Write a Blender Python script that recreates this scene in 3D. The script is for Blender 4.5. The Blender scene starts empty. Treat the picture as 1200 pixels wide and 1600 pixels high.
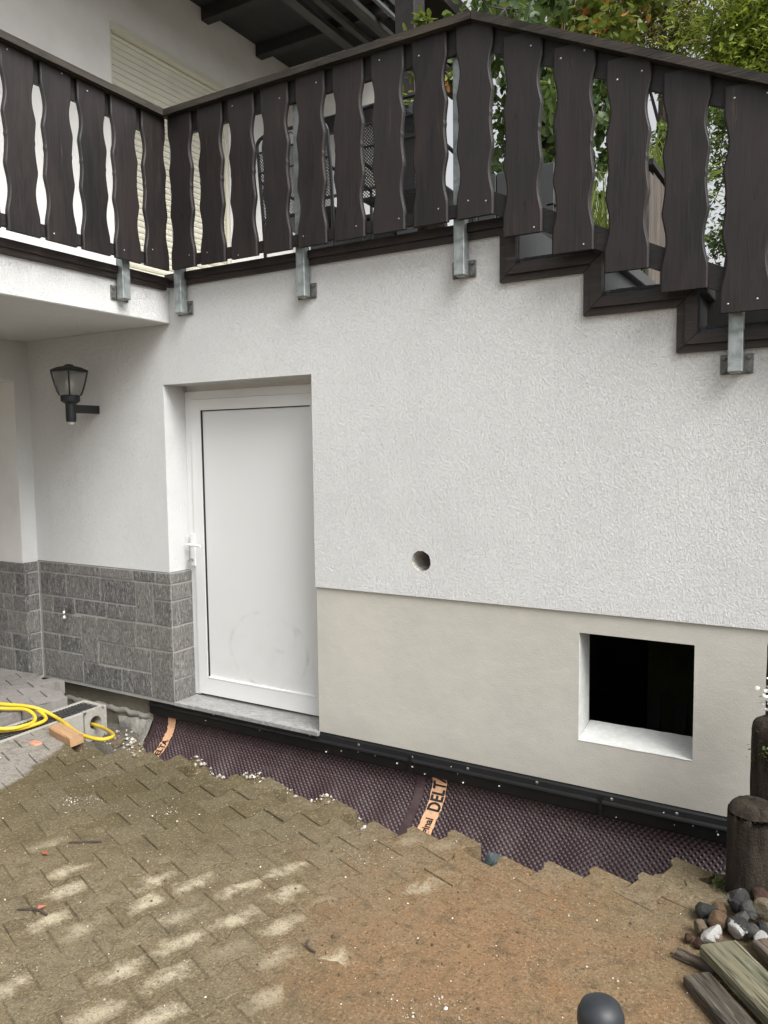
import bpy, math, random
import numpy as np
from mathutils import Matrix, Vector, noise as mnoise
random.seed(7); rng = np.random.default_rng(7)
SC = bpy.context.scene; COL = SC.collection
R = math.radians

# ------------------------------------------------------------------ camera, sky, sun, exposure
cam_d = bpy.data.cameras.new('camera'); cam = bpy.data.objects.new('camera', cam_d); COL.objects.link(cam)
CF, CYAW, CPIT, CROL = 1219.07, R(30.5517), R(4.5901), R(-.6865)
_F = Vector((-math.sin(CYAW)*math.cos(CPIT), math.cos(CYAW)*math.cos(CPIT), -math.sin(CPIT)))
_R0 = Vector((math.cos(CYAW), math.sin(CYAW), 0)); _U0 = _R0.cross(_F)
_R = _R0*math.cos(CROL)+_U0*math.sin(CROL); _U = _U0*math.cos(CROL)-_R0*math.sin(CROL)
CPOS = Vector((0, -3.5, 1.577))
M = Matrix((( _R.x,_U.x,-_F.x,CPOS.x),(_R.y,_U.y,-_F.y,CPOS.y),(_R.z,_U.z,-_F.z,CPOS.z),(0,0,0,1)))
cam.matrix_world = M
cam_d.sensor_fit = 'VERTICAL'; cam_d.sensor_height = 36; cam_d.sensor_width = 27
cam_d.lens = CF/1600*36; cam_d.clip_start = .02; cam_d.clip_end = 500
SC.camera = cam

SUN_AZ, SUN_EL = R(112), R(50)          # azimuth clockwise from +Y
w = bpy.data.worlds.new('World'); SC.world = w; w.use_nodes = True
nt = w.node_tree; nt.nodes.clear()
sky = nt.nodes.new('ShaderNodeTexSky'); sky.sky_type = 'NISHITA'; sky.sun_disc = False
sky.sun_elevation = SUN_EL; sky.sun_rotation = SUN_AZ; sky.dust_density = 6; sky.air_density = 1.0; sky.ozone_density = 1
hsv = nt.nodes.new('ShaderNodeHueSaturation'); hsv.inputs['Saturation'].default_value = .12
bg = nt.nodes.new('ShaderNodeBackground'); bg.inputs['Strength'].default_value = .13
out = nt.nodes.new('ShaderNodeOutputWorld')
nt.links.new(sky.outputs[0], hsv.inputs['Color']); nt.links.new(hsv.outputs[0], bg.inputs['Color']); nt.links.new(bg.outputs[0], out.inputs[0])
sun_d = bpy.data.lights.new('sun', 'SUN'); sun_d.energy = 1.5; sun_d.angle = R(35); sun_d.color = (1, .98, .95)
sun = bpy.data.objects.new('sun', sun_d); COL.objects.link(sun)
sd = Vector((math.sin(SUN_AZ)*math.cos(SUN_EL), math.cos(SUN_AZ)*math.cos(SUN_EL), math.sin(SUN_EL)))
sun.rotation_euler = sd.to_track_quat('Z', 'Y').to_euler(); sun.location = (3, -4, 8)
SC.view_settings.view_transform = 'Standard'; SC.view_settings.look = 'None'
SC.view_settings.gamma = 1; SC.view_settings.use_curve_mapping = False
SC.view_settings.exposure = 0.88

def project(p):
    d = Vector(p)-CPOS; z = d.dot(_F)
    if z < .05: return None
    return (600+CF*d.dot(_R)/z, 800-CF*d.dot(_U)/z)
def inview(p, m=40):
    q = project(p); return q is not None and -m < q[0] < 1200+m and -m < q[1] < 1600+m

# ------------------------------------------------------------------ mesh helpers
class MB:
    def __init__(s): s.v = []; s.f = []
    def add(s, vs, fs):
        o = len(s.v); s.v += [tuple(v) for v in vs]; s.f += [tuple(i+o for i in f) for f in fs]; return s
    def quad(s, a, b, c, d): return s.add([a, b, c, d], [(0, 1, 2, 3)])
    def box(s, x0, x1, y0, y1, z0, z1, b=0.0):
        if b <= 0:
            v = [(x, y, z) for z in (z0, z1) for y in (y0, y1) for x in (x0, x1)]
            return s.add(v, [(0,2,3,1),(4,5,7,6),(0,1,5,4),(2,6,7,3),(0,4,6,2),(1,3,7,5)])
        xs, ys, zs = (x0, x1), (y0, y1), (z0, z1); sx = (b, -b)
        v = []; idx = {}
        for i in (0, 1):
            for j in (0, 1):
                for k in (0, 1):
                    for a in range(3):
                        p = [xs[i]+sx[i], ys[j]+sx[j], zs[k]+sx[k]]
                        p[a] = (xs, ys, zs)[a][(i, j, k)[a]]
                        idx[i, j, k, a] = len(v); v.append(p)
        f = []
        def q(*t): f.append(tuple(idx[x] for x in t))
        q((0,0,0,0),(0,0,1,0),(0,1,1,0),(0,1,0,0)); q((1,0,0,0),(1,1,0,0),(1,1,1,0),(1,0,1,0))
        q((0,0,0,1),(1,0,0,1),(1,0,1,1),(0,0,1,1)); q((0,1,0,1),(0,1,1,1),(1,1,1,1),(1,1,0,1))
        q((0,0,0,2),(0,1,0,2),(1,1,0,2),(1,0,0,2)); q((0,0,1,2),(1,0,1,2),(1,1,1,2),(0,1,1,2))
        for i in (0, 1):
            for j in (0, 1):
                q((i,j,0,0),(i,j,1,0),(i,j,1,1),(i,j,0,1)); q((i,0,j,0),(i,1,j,0),(i,1,j,2),(i,0,j,2)); q((0,i,j,1),(1,i,j,1),(1,i,j,2),(0,i,j,2))
                for k in (0, 1): q((i,j,k,0),(i,j,k,1),(i,j,k,2))
        return s.add(v, f)
    def prism(s, poly, fn, t0, t1):          # poly 2d, fn(a,b,t)->xyz
        n = len(poly)
        v = [fn(a, b, t0) for a, b in poly]+[fn(a, b, t1) for a, b in poly]
        f = [tuple(range(n)), tuple(range(2*n-1, n-1, -1))]+[(i, (i+1) % n, n+(i+1) % n, n+i) for i in range(n)]
        return s.add(v, f)
    def tube(s, pts, r, n=10, cap=True):
        pts = [Vector(p) for p in pts]; rr = r if isinstance(r, (list, tuple)) else [r]*len(pts)
        up = Vector((0, 0, 1)); v = []; prev = None
        for i, p in enumerate(pts):
            t = (pts[min(i+1, len(pts)-1)]-pts[max(i-1, 0)]).normalized()
            a = prev if prev is not None else (up if abs(t.z) < .9 else Vector((1, 0, 0)))
            b = t.cross(a).normalized(); a = b.cross(t).normalized(); prev = a
            for k in range(n):
                an = 2*math.pi*k/n; v.append(p+(a*math.cos(an)+b*math.sin(an))*rr[i])
        f = []
        for i in range(len(pts)-1):
            for k in range(n): f.append((i*n+k, i*n+(k+1) % n, (i+1)*n+(k+1) % n, (i+1)*n+k))
        if cap: f += [tuple(range(n-1, -1, -1)), tuple(range((len(pts)-1)*n, len(pts)*n))]
        return s.add(v, f)
    def lathe(s, prof, c=(0, 0, 0), n=24, cap=True, a0=0.0):
        v = []; f = []
        for r, z in prof:
            for k in range(n): v.append((c[0]+r*math.cos(a0+2*math.pi*k/n), c[1]+r*math.sin(a0+2*math.pi*k/n), c[2]+z))
        for i in range(len(prof)-1):
            for k in range(n): f.append((i*n+k, i*n+(k+1) % n, (i+1)*n+(k+1) % n, (i+1)*n+k))
        if cap: f += [tuple(range(n-1, -1, -1)), tuple(range((len(prof)-1)*n, len(prof)*n))]
        return s.add(v, f)
    def mesh(s, name, mat, smooth=False, origin=(0, 0, 0)):
        me = bpy.data.meshes.new(name)
        me.from_pydata([(x-origin[0], y-origin[1], z-origin[2]) for x, y, z in s.v], [], s.f)
        import bmesh
        bm = bmesh.new(); bm.from_mesh(me); bmesh.ops.recalc_face_normals(bm, faces=bm.faces); bm.to_mesh(me); bm.free()
        if mat: me.materials.append(mat)
        if smooth:
            me.polygons.foreach_set('use_smooth', [True]*len(me.polygons))
        return me
ORG = {}
def link(o, parent=None, loc=(0, 0, 0)):
    COL.objects.link(o)
    if parent is not None:
        o.parent = parent; po = ORG[parent.name]; o.location = (loc[0]-po[0], loc[1]-po[1], loc[2]-po[2])
    else: o.location = loc
    ORG[o.name] = tuple(loc); return o
def tag(o, label=None, cat=None, group=None, kind=None):
    if label: o['label'] = label
    if cat: o['category'] = cat
    if group: o['group'] = group
    if kind: o['kind'] = kind
    return o
def thing(name, label, cat, loc=(0, 0, 0), group=None, kind=None):
    o = bpy.data.objects.new(name, None); o.empty_display_size = .1; link(o, None, loc); return tag(o, label, cat, group, kind)
def part(name, mb, mat, parent=None, smooth=False, org=None, **kw):
    if org is None:
        a = np.array(mb.v); org = tuple((a.min(0)+a.max(0))/2)
    o = bpy.data.objects.new(name, mb.mesh(name, mat, smooth, org)); link(o, parent, org); return tag(o, **kw)
def inst(name, me, parent, loc, rot=None, **kw):
    o = bpy.data.objects.new(name, me); link(o, parent, loc)
    if rot: o.rotation_euler = rot
    return tag(o, **kw)
def bigmesh(name, V, Fc, mat, smooth=False):       # numpy arrays
    me = bpy.data.meshes.new(name); V = np.asarray(V, dtype=np.float32); Fc = np.asarray(Fc, dtype=np.int32)
    n = Fc.shape[1]
    me.vertices.add(len(V)); me.vertices.foreach_set('co', V.ravel())
    me.loops.add(Fc.size); me.loops.foreach_set('vertex_index', Fc.ravel())
    me.polygons.add(len(Fc)); me.polygons.foreach_set('loop_start', np.arange(0, Fc.size, n, dtype=np.int32))
    me.polygons.foreach_set('loop_total', np.full(len(Fc), n, dtype=np.int32))
    if smooth: me.polygons.foreach_set('use_smooth', np.ones(len(Fc), dtype=bool))
    me.update(calc_edges=True); me.validate(); me.materials.append(mat); return me

# ------------------------------------------------------------------ materials
class NT:
    def __init__(s, name):
        s.m = bpy.data.materials.new(name); s.m.use_nodes = True; s.t = s.m.node_tree; s.t.nodes.clear()
        s.out = s.t.nodes.new('ShaderNodeOutputMaterial'); s.b = s.t.nodes.new('ShaderNodeBsdfPrincipled'); s.t.links.new(s.b.outputs[0], s.out.inputs[0])
    def n(s, typ, **kw):
        nd = s.t.nodes.new(typ)
        for k, v in kw.items(): setattr(nd, k, v)
        return nd
    def l(s, a, b): s.t.links.new(a, b)
    def set(s, sock, v):
        if hasattr(v, 'is_output') or isinstance(v, bpy.types.NodeSocket): s.l(v, sock)
        else: sock.default_value = v if not (isinstance(v, tuple) and len(v) == 3 and sock.type == 'RGBA') else (*v, 1)
    def coord(s, kind='Object'):
        if kind == 'World': return s.n('ShaderNodeNewGeometry').outputs['Position']
        return s.n('ShaderNodeTexCoord').outputs[kind]
    def mapping(s, vec, scale=(1, 1, 1), loc=(0, 0, 0), rot=(0, 0, 0)):
        m = s.n('ShaderNodeMapping'); m.inputs['Scale'].default_value = scale; m.inputs['Location'].default_value = loc; m.inputs['Rotation'].default_value = rot
        s.l(vec, m.inputs['Vector']); return m.outputs[0]
    def noise(s, vec, scale, detail=4, rough=.55, dist=0, out='Fac'):
        nd = s.n('ShaderNodeTexNoise'); nd.inputs['Scale'].default_value = scale; nd.inputs['Detail'].default_value = detail
        nd.inputs['Roughness'].default_value = rough; nd.inputs['Distortion'].default_value = dist; s.l(vec, nd.inputs['Vector']); return nd.outputs[out]
    def voro(s, vec, scale, feature='F1', out='Distance'):
        nd = s.n('ShaderNodeTexVoronoi', feature=feature); nd.inputs['Scale'].default_value = scale; s.l(vec, nd.inputs['Vector']); return nd.outputs[out]
    def ramp(s, fac, stops, interp='LINEAR'):
        r = s.n('ShaderNodeValToRGB'); r.color_ramp.interpolation = interp
        e = r.color_ramp.elements
        while len(e) < len(stops): e.new(.5)
        for k, (p, c) in enumerate(stops):
            e[k].position = p; e[k].color = (c, c, c, 1) if not isinstance(c, tuple) else (*c, 1)
        s.l(fac, r.inputs[0]); return r.outputs[0]
    def mix(s, fac, a, b, mode='MIX'):
        m = s.n('ShaderNodeMix', data_type='RGBA', blend_type=mode); m.clamp_factor = True
        s.set(m.inputs[0], fac); s.set(m.inputs[6], a); s.set(m.inputs[7], b); return m.outputs[2]
    def math(s, op, a, b=0.0, c=0.0, clamp=False):
        m = s.n('ShaderNodeMath', operation=op); m.use_clamp = clamp
        for k, v in enumerate((a, b, c)): s.set(m.inputs[k], v)
        return m.outputs[0]
    def bump(s, h, strength=.5, dist=.01, normal=None):
        b = s.n('ShaderNodeBump'); b.inputs['Strength'].default_value = strength; b.inputs['Distance'].default_value = dist
        s.l(h, b.inputs['Height'])
        if normal is not None: s.l(normal, b.inputs['Normal'])
        return b.outputs[0]
    def fin(s, color, rough=.6, normal=None, metal=0.0, spec=.5):
        s.set(s.b.inputs['Base Color'], color); s.set(s.b.inputs['Roughness'], rough); s.set(s.b.inputs['Metallic'], metal)
        s.b.inputs['Specular IOR Level'].default_value = spec
        if normal is not None: s.l(normal, s.b.inputs['Normal'])
        return s.m
def rnd(s): return s.n('ShaderNodeObjectInfo').outputs['Random']

def mat_plain(name, c, rough=.5, metal=0.0, var=.12, scale=8, bump=.0, bscale=60, spec=.5):
    s = NT(name); co = s.coord()
    f = s.noise(co, scale, 5)
    col = s.mix(s.ramp(f, [(.3, 0.0), (.7, 1.0)]), tuple(x*(1-var) for x in c), tuple(min(1, x*(1+var)) for x in c))
    nm = s.bump(s.noise(co, bscale, 4), bump, .004) if bump else None
    return s.fin(col, s.math('MULTIPLY_ADD', s.noise(co, scale*3), .2, rough-.1), nm, metal, spec)

def mat_render(name, c, amt=1.0, dirty=.08):
    s = NT(name); co = s.coord('World')
    reg = s.ramp(s.noise(co, 3.2, 3), [(.35, 0.0), (.65, 1.0)])
    st = s.noise(s.mapping(co, (1, 1, .6)), 125, 4, .7, .9)
    worm = s.ramp(s.noise(s.mapping(co, (1, 1, .55)), 165, 3, .6, 1.5), [(.32, 0.0), (.48, 1.0), (1, 1.0)])
    scr = s.noise(s.mapping(co, (1, 1, .12)), 110, 2, .5, .5)
    peb = s.voro(s.mapping(co, (1, 1, .7)), 150)
    h = s.math('ADD', s.math('MULTIPLY', st, .8), s.math('ADD', s.math('MULTIPLY_ADD', worm, .5, s.math('MULTIPLY', peb, .4)), s.math('MULTIPLY', s.math('MULTIPLY', scr, reg), .55)))
    big = s.noise(co, 1.3, 5, .6); big2 = s.noise(s.mapping(co, (3, 3, .5)), 2.2, 5, .6)
    col = s.mix(s.ramp(big, [(.35, 0.0), (.7, 1.0)]), tuple(x*(1-dirty) for x in c), c)
    col = s.mix(s.ramp(big2, [(.55, 0.0), (.8, .25)]), col, tuple(x*.82 for x in c))
    col = s.mix(s.math('MULTIPLY', s.math('SUBTRACT', 1.0, worm), .16), col, tuple(x*.7 for x in c))
    return s.fin(col, .92, s.bump(h, .8*amt, .0052), 0, .25)
M_RENDER = mat_render('white scraped render', (.715, .723, .717))
M_RENDER_SM = mat_plain('smooth white plaster', (.72, .71, .69), .85, var=.05, scale=4, bump=.25, bscale=120, spec=.2)

def mat_plinth():
    s = NT('cream fine plaster'); co = s.coord('World')
    a = s.noise(co, 1.2, 6, .62); b = s.noise(s.mapping(co, (1, 1, 2.2)), 9, 6, .6, .4)
    col = s.mix(s.ramp(a, [(.35, 0.0), (.68, 1.0)]), (.465, .452, .408), (.54, .525, .468))
    col = s.mix(s.ramp(b, [(.45, 0.0), (.8, .35)]), col, (.62, .59, .54))
    # dark splash dirt just above the strip
    z = s.n('ShaderNodeSeparateXYZ'); s.l(co, z.inputs[0])
    d = s.math('MULTIPLY', s.ramp(z.outputs[2], [(0.0, 1.0), (.14, 0.0)]), s.noise(co, 6, 5))
    col = s.mix(s.math('MULTIPLY', d, .5), col, (.36, .33, .28))
    h = s.math('ADD', s.noise(co, 150, 3), s.math('MULTIPLY', s.noise(co, 14, 4), 1.5))
    return s.fin(col, .9, s.bump(h, .35, .003), 0, .2)
M_PLINTH = mat_plinth()

def mat_concrete(name, c, bump=.4, stain=.3):
    s = NT(name); co = s.coord('World')
    a = s.noise(co, 5, 6, .65); b = s.noise(co, 40, 4, .6)
    col = s.mix(s.ramp(a, [(.3, 0.0), (.7, 1.0)]), tuple(x*(1-stain) for x in c), c)
    col = s.mix(s.math('MULTIPLY', s.ramp(b, [(.5, 0.0), (.75, 1.0)]), .4), col, tuple(x*1.25 for x in c))
    return s.fin(col, .9, s.bump(s.math('ADD', b, s.noise(co, 160, 3)), bump, .005), 0, .2)
M_FOUND = mat_concrete('damp olive concrete', (.21, .19, .145), .35, .35)
M_CONC = mat_concrete('pale cast concrete', (.36, .345, .31), .4, .25)
M_CONC_L = mat_concrete('lime white concrete', (.55, .53, .48), .6, .35)

def mat_stone():
    s = NT('grey split slate'); r = rnd(s)
    co = s.n('ShaderNodeVectorMath', operation='ADD'); s.l(s.coord(), co.inputs[0])
    cmb = s.n('ShaderNodeCombineXYZ'); s.l(s.math('MULTIPLY', r, 31.0), cmb.inputs[0]); s.l(s.math('MULTIPLY', r, 17.0), cmb.inputs[2]); s.l(cmb.outputs[0], co.inputs[1])
    v = co.outputs[0]
    streak = s.noise(s.mapping(v, (1, 1, .3), rot=(0, R(14), 0)), 62, 4, .7, 1.8)
    med = s.noise(v, 22, 5, .6, .6)
    h = s.math('ADD', streak, s.math('MULTIPLY', med, .7))
    base = s.mix(r, (.10, .10, .10), (.188, .18, .168))
    col = s.mix(s.ramp(streak, [(.50, 0.0), (.64, 1.0)]), base, (.32, .31, .29))
    col = s.mix(s.ramp(streak, [(.32, .8), (.46, 0.0)]), col, (.045, .045, .047))
    col = s.mix(s.math('MULTIPLY', s.ramp(med, [(.5, 0.0), (.8, 1.0)]), .35), col, (.2, .18, .15))
    return s.fin(col, .75, s.bump(h, .9, .012), 0, .35)
M_STONE = mat_stone()
M_MORTAR = mat_concrete('grey mortar', (.37, .36, .34), .3, .2)

def mat_wood(name, dark, light, axis='Z', rough=.55, grain=1.0, worn=None, spec=.4, wornamt=.25):
    s = NT(name); r = rnd(s)
    cmb = s.n('ShaderNodeCombineXYZ'); s.l(s.math('MULTIPLY', r, 13.7), cmb.inputs[0]); s.l(s.math('MULTIPLY', r, 29.3), cmb.inputs[1]); s.l(s.math('MULTIPLY', r, 7.9), cmb.inputs[2])
    co = s.n('ShaderNodeVectorMath', operation='ADD'); s.l(s.coord(), co.inputs[0]); s.l(cmb.outputs[0], co.inputs[1]); v = co.outputs[0]
    sc = {'Z': (1, 1, .055), 'X': (.055, 1, 1), 'Y': (1, .055, 1)}[axis]
    sc2 = {'Z': (1, 1, .25), 'X': (.25, 1, 1), 'Y': (1, .25, 1)}[axis]
    v2 = s.mapping(v, sc)
    g1 = s.noise(v2, 16, 3, .55, 1.6); g2 = s.noise(v2, 95, 3, .6, .2); g3 = s.noise(s.mapping(v, sc2), 11, 4, .6, .4)
    wv = s.math('FRACT', s.math('MULTIPLY', g1, 6.0)); ring = s.ramp(wv, [(0, 0.0), (.7, .8), (.9, 1.0), (1, 0.0)])
    f = s.math('ADD', s.math('MULTIPLY', ring, .5), s.math('MULTIPLY', g2, .5))
    col = s.mix(s.ramp(f, [(.2, 0.0), (.85, 1.0)]), dark, light)
    col = s.mix(s.ramp(r, [(0, .55), (.45, 0.0)]), col, tuple(x*.55 for x in dark)); col = s.mix(s.ramp(r, [(.5, 0.0), (1, .7)]), col, tuple(x*2.2 for x in dark))
    col = s.mix(s.ramp(g3, [(.42, 0.0), (.72, .75)]), col, (light[0]*1.35, light[1]*1.2, light[2]*1.12))
    if grain > 2:
        col = s.mix(s.ramp(g2, [(.36, .85), (.46, 0.0)]), col, tuple(x*.35 for x in dark)); col = s.mix(s.ramp(g2, [(.58, 0.0), (.68, .7)]), col, tuple(min(1, x*1.5) for x in light))
    if worn:
        wn = s.noise(v2, 60, 4, .7, .5); sp = s.noise(v, 3.5, 4)
        col = s.mix(s.math('MULTIPLY', s.ramp(wn, [(.60, 0.0), (.72, 1.0)]), s.ramp(sp, [(.45, 0.0), (.7, wornamt*2)])), col, worn)
    kn = s.voro(s.mapping(v, {'Z': (1, 1, .45), 'X': (.45, 1, 1), 'Y': (1, .45, 1)}[axis]), 7)
    col = s.mix(s.ramp(kn, [(.03, .7), (.07, 0.0)]), col, tuple(x*.5 for x in dark))
    h = s.math('ADD', s.math('MULTIPLY', g2, 1.0), s.math('MULTIPLY', ring, .4))
    return s.fin(col, s.math('MULTIPLY_ADD', g2, .25, rough-.12), s.bump(h, .35*grain, .003), 0, spec)
M_SLAT = mat_wood('dark brown stained board', (.0088, .0078, .0080), (.0215, .0172, .0165), 'Z', .5, .6, (.10, .07, .055), .4, .35)
M_RAIL = mat_wood('dark stained rail', (.010, .0095, .010), (.020, .018, .0175), 'X', .6)
M_RAILY = mat_wood('dark stained rail lengthwise', (.010, .0095, .010), (.020, .018, .0175), 'Y', .6)
M_CAP = mat_wood('weathered handrail', (.018, .016, .0135), (.055, .050, .041), 'X', .7, 1.6, (.26, .25, .20), .3, .5)
M_CAPY = mat_wood('weathered handrail lengthwise', (.018, .016, .0135), (.055, .050, .041), 'Y', .7, 1.6, (.26, .25, .20), .3, .5)
M_TRIM = mat_wood('dark trim board', (.013, .0105, .0098), (.036, .027, .023), 'X', .5, 1.2, (.16, .11, .08), .45, .3)
M_EAVE = mat_wood('black brown timber', (.012, .011, .011), (.022, .020, .019), 'Y', .7)
M_EAVE2 = mat_wood('grey green timber', (.035, .037, .034), (.06, .063, .058), 'Y', .7)
M_FENCE = mat_wood('silvered brown fence board', (.05, .042, .034), (.11, .095, .08), 'Z', .8, 1.4, (.18, .16, .14))
M_PLANK = mat_wood('mossy grey plank', (.055, .055, .033), (.145, .138, .098), 'X', .8, 4.0, (.42, .40, .33), .25, .6)
M_PLANK2 = mat_wood('charred plank', (.024, .020, .017), (.12, .105, .082), 'X', .8, 4.0, (.36, .32, .24), .25, .7)
M_OFFCUT = mat_wood('fresh tan offcut', (.22, .135, .07), (.36, .235, .13), 'X', .7, 1.0, (.6, .45, .3))

def mat_galv():
    s = NT('galvanised steel'); co = s.coord()
    a = s.noise(co, 14, 4, .6, .8); b = s.voro(co, 45)
    col = s.mix(s.ramp(a, [(.35, 0.0), (.65, 1.0)]), (.22, .25, .25), (.42, .46, .455))
    col = s.mix(s.math('MULTIPLY', s.ramp(s.noise(co, 30, 4), [(.6, 0.0), (.75, 1.0)]), .5), col, (.52, .55, .53))
    return s.fin(col, s.math('MULTIPLY_ADD', b, .2, .42), s.bump(a, .1, .002), .55)
M_GALV = mat_galv()
M_PLATE = mat_plain('dull zinc plate', (.16, .16, .155), .55, .5, .35, 30)
M_PVC = mat_plain('white door plastic', (.74, .745, .74), .32, 0, .03, 3)
M_PVC2 = mat_plain('white door panel', (.72, .735, .735), .38, 0, .035, 2)
M_GAP = mat_plain('dark rubber seal', (.02, .02, .02), .6)
M_STEEL = mat_plain('worn steel', (.5, .49, .46), .3, .9, .2, 40)
M_BLACK = mat_plain('black lamp metal', (.012, .013, .016), .42, 0, .2, 20)
M_STRIP = mat_plain('black edge strip', (.006, .0063, .0072), .45, 0, .3, 9, .1, 40)
M_SHUT = mat_plain('beige shutter slat', (.62, .60, .50), .5, 0, .05, 5)
M_GREYB = mat_plain('grey composite panel', (.05, .052, .054), .6, 0, .1, 6)
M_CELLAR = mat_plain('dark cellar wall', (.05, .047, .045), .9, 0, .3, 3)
M_SILL = mat_concrete('white smeared plaster', (.60, .61, .59), .3, .16)
M_YEL = mat_plain('yellow hose rubber', (.62, .43, .035), .4, 0, .12, 15)
M_KNOB = mat_plain('black rubber cap', (.020, .024, .028), .5, 0, .35, 25)
M_TAPE = mat_plain('orange print tape', (.58, .34, .20), .5, 0, .2, 60)
M_INK = mat_plain('black print', (.012, .011, .011), .5)
M_WHITE = mat_plain('white petals', (.8, .8, .76), .6)

def mat_slab():
    s = NT('grey veined threshold slab'); co = s.coord('World')
    a = s.noise(s.mapping(co, (1, 2.4, 1)), 11, 6, .7, 1.5)
    col = s.mix(s.ramp(a, [(.35, 0.0), (.7, 1.0)]), (.20, .20, .198), (.42, .42, .41))
    col = s.mix(s.math('MULTIPLY', s.ramp(s.noise(co, 60, 4), [(.55, 0.0), (.7, 1.0)]), .4), col, (.55, .55, .53))
    return s.fin(col, .45, s.bump(a, .1, .002))
M_SLAB = mat_slab()

def mat_membrane():
    s = NT('brown dimpled membrane'); co = s.coord('World')
    a = s.noise(co, 4, 4)
    col = s.mix(a, (.034, .0185, .021), (.050, .029, .033))
    col = s.mix(s.math('MULTIPLY', s.ramp(s.noise(co, 11, 5, .7), [(.52, 0.0), (.75, 1.0)]), .45), col, (.105, .08, .075))
    return s.fin(col, .45, None, 0, .42)
M_MEMB = mat_membrane()

def mat_ground(name, paver):
    s = NT(name); P = s.coord('World')
    sp = s.n('ShaderNodeSeparateXYZ'); s.l(P, sp.inputs[0]); X, Y = sp.outputs[0], sp.outputs[1]
    n1 = s.noise(P, 1.6, 6, .6); n2 = s.noise(P, 6, 6, .65); n3 = s.noise(P, 34, 5, .65); n4 = s.noise(P, 230, 3, .6); n5 = s.noise(P, 105, 2, .55); n6 = s.noise(P, 14, 5, .7)
    col = s.mix(s.ramp(n2, [(.3, 0.0), (.72, 1.0)]), (.108, .084, .048), (.18, .141, .084))
    # olive moss film, strongest towards the far left of the yard
    dx = s.math('MULTIPLY', s.math('ADD', X, 2.85), .75); dy = s.math('MULTIPLY', s.math('ADD', Y, .95), 1.2)
    dm = s.math('SQRT', s.math('ADD', s.math('MULTIPLY', dx, dx), s.math('MULTIPLY', dy, dy)))
    col = s.mix(s.math('MULTIPLY', s.ramp(s.math('MULTIPLY_ADD', s.math('SUBTRACT', n1, .5), .9, dm), [(.1, .9), (1.0, 0.0)]), 1.0), col, (.058, .050, .019))
    # rusty clay washed over the right side
    ex = s.math('ADD', X, .95); ey = s.math('MULTIPLY', s.math('ADD', Y, 1.35), 1.1)
    de = s.math('SQRT', s.math('ADD', s.math('MULTIPLY', ex, ex), s.math('MULTIPLY', ey, ey)))
    clay = s.ramp(s.math('MULTIPLY_ADD', s.math('SUBTRACT', n2, .5), 1.1, s.math('MULTIPLY_ADD', s.math('SUBTRACT', n1, .5), 1.0, de)), [(.15, .78), (.9, 0.0)])
    col = s.mix(clay, col, (.225, .130, .066))
    col = s.mix(s.math('MULTIPLY', clay, s.ramp(s.noise(P, 3.1, 4, .5), [(.55, 0.0), (.72, .8)])), col, (.235, .105, .040))
    if paver:
        r = rnd(s)
        col = s.mix(s.math('MULTIPLY', s.math('MULTIPLY_ADD', r, .34, -.06, True), s.math('SUBTRACT', 1.0, s.math('MULTIPLY', clay, .85))), col, (.20, .172, .125))
        oc = s.coord(); cs_ = s.n('ShaderNodeCombineXYZ'); s.l(s.math('MULTIPLY_ADD', r, .05, -.025), cs_.inputs[0]); s.l(s.math('MULTIPLY_ADD', s.math('FRACT', s.math('MULTIPLY', r, 17.0)), .03, -.015), cs_.inputs[1])
        oa = s.n('ShaderNodeVectorMath', operation='ADD'); s.l(oc, oa.inputs[0]); s.l(cs_.outputs[0], oa.inputs[1])
        os_ = s.n('ShaderNodeSeparateXYZ'); s.l(s.mapping(oa.outputs[0], (9, 19, 1)), os_.inputs[0])
        wob = s.math('ADD', s.math('MULTIPLY', s.math('SUBTRACT', s.noise(P, 13, 4, .6, .6), .5), 2.6), s.math('MULTIPLY', s.math('SUBTRACT', s.noise(P, 140, 3, .7), .5), 1.1))
        q = s.math('ADD', s.math('SQRT', s.math('ADD', s.math('MULTIPLY', os_.outputs[0], os_.outputs[0]), s.math('MULTIPLY', os_.outputs[1], os_.outputs[1]))), wob)
        gx = s.math('ADD', X, 1.98); gy = s.math('ADD', Y, 1.72)
        u = s.math('MULTIPLY_ADD', gx, .8, s.math('MULTIPLY', gy, .6)); vv = s.math('MULTIPLY_ADD', gx, -.6, s.math('MULTIPLY', gy, .8))
        reg = s.math('SQRT', s.math('ADD', s.math('MULTIPLY', s.math('MULTIPLY', u, .95), s.math('MULTIPLY', u, .95)), s.math('MULTIPLY', s.math('MULTIPLY', vv, 1.9), s.math('MULTIPLY', vv, 1.9))))
        regm = s.ramp(s.math('MULTIPLY_ADD', s.math('SUBTRACT', r, .5), 1.3, reg), [(.38, 1.0), (.78, 0.0)])
        dry = s.math('MULTIPLY', s.ramp(q, [(.15, 1.0), (.9, 0.0)]), regm)
        col = s.mix(s.math('MULTIPLY', dry, .82), col, (.47, .415, .30))
    else:
        col = s.mix(s.ramp(s.math('MULTIPLY_ADD', sp.outputs[2], 100.0, 1.0), [(0.0, .0), (.12, .1), (.32, .8), (.55, .5), (.95, .04)]), col, (.040, .036, .024))
    # clean, unmuddied pavers by the drain
    edge = s.math('ADD', s.math('ADD', X, 3.42), s.math('MULTIPLY', s.math('ADD', Y, 1.215), .42))
    cm = s.ramp(s.math('MULTIPLY_ADD', s.math('SUBTRACT', n2, .5), -.25, s.math('MULTIPLY', edge, -1.0)), [(.0, 0.0), (.04, 1.0)])
    col = s.mix(cm, col, s.mix(n3, (.22, .205, .185), (.31, .288, .26)) if paver else (.10, .095, .085))
    col = s.mix(s.ramp(n5, [(.58, 0.0), (.66, .55)]), col, (.30, .24, .155))
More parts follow.
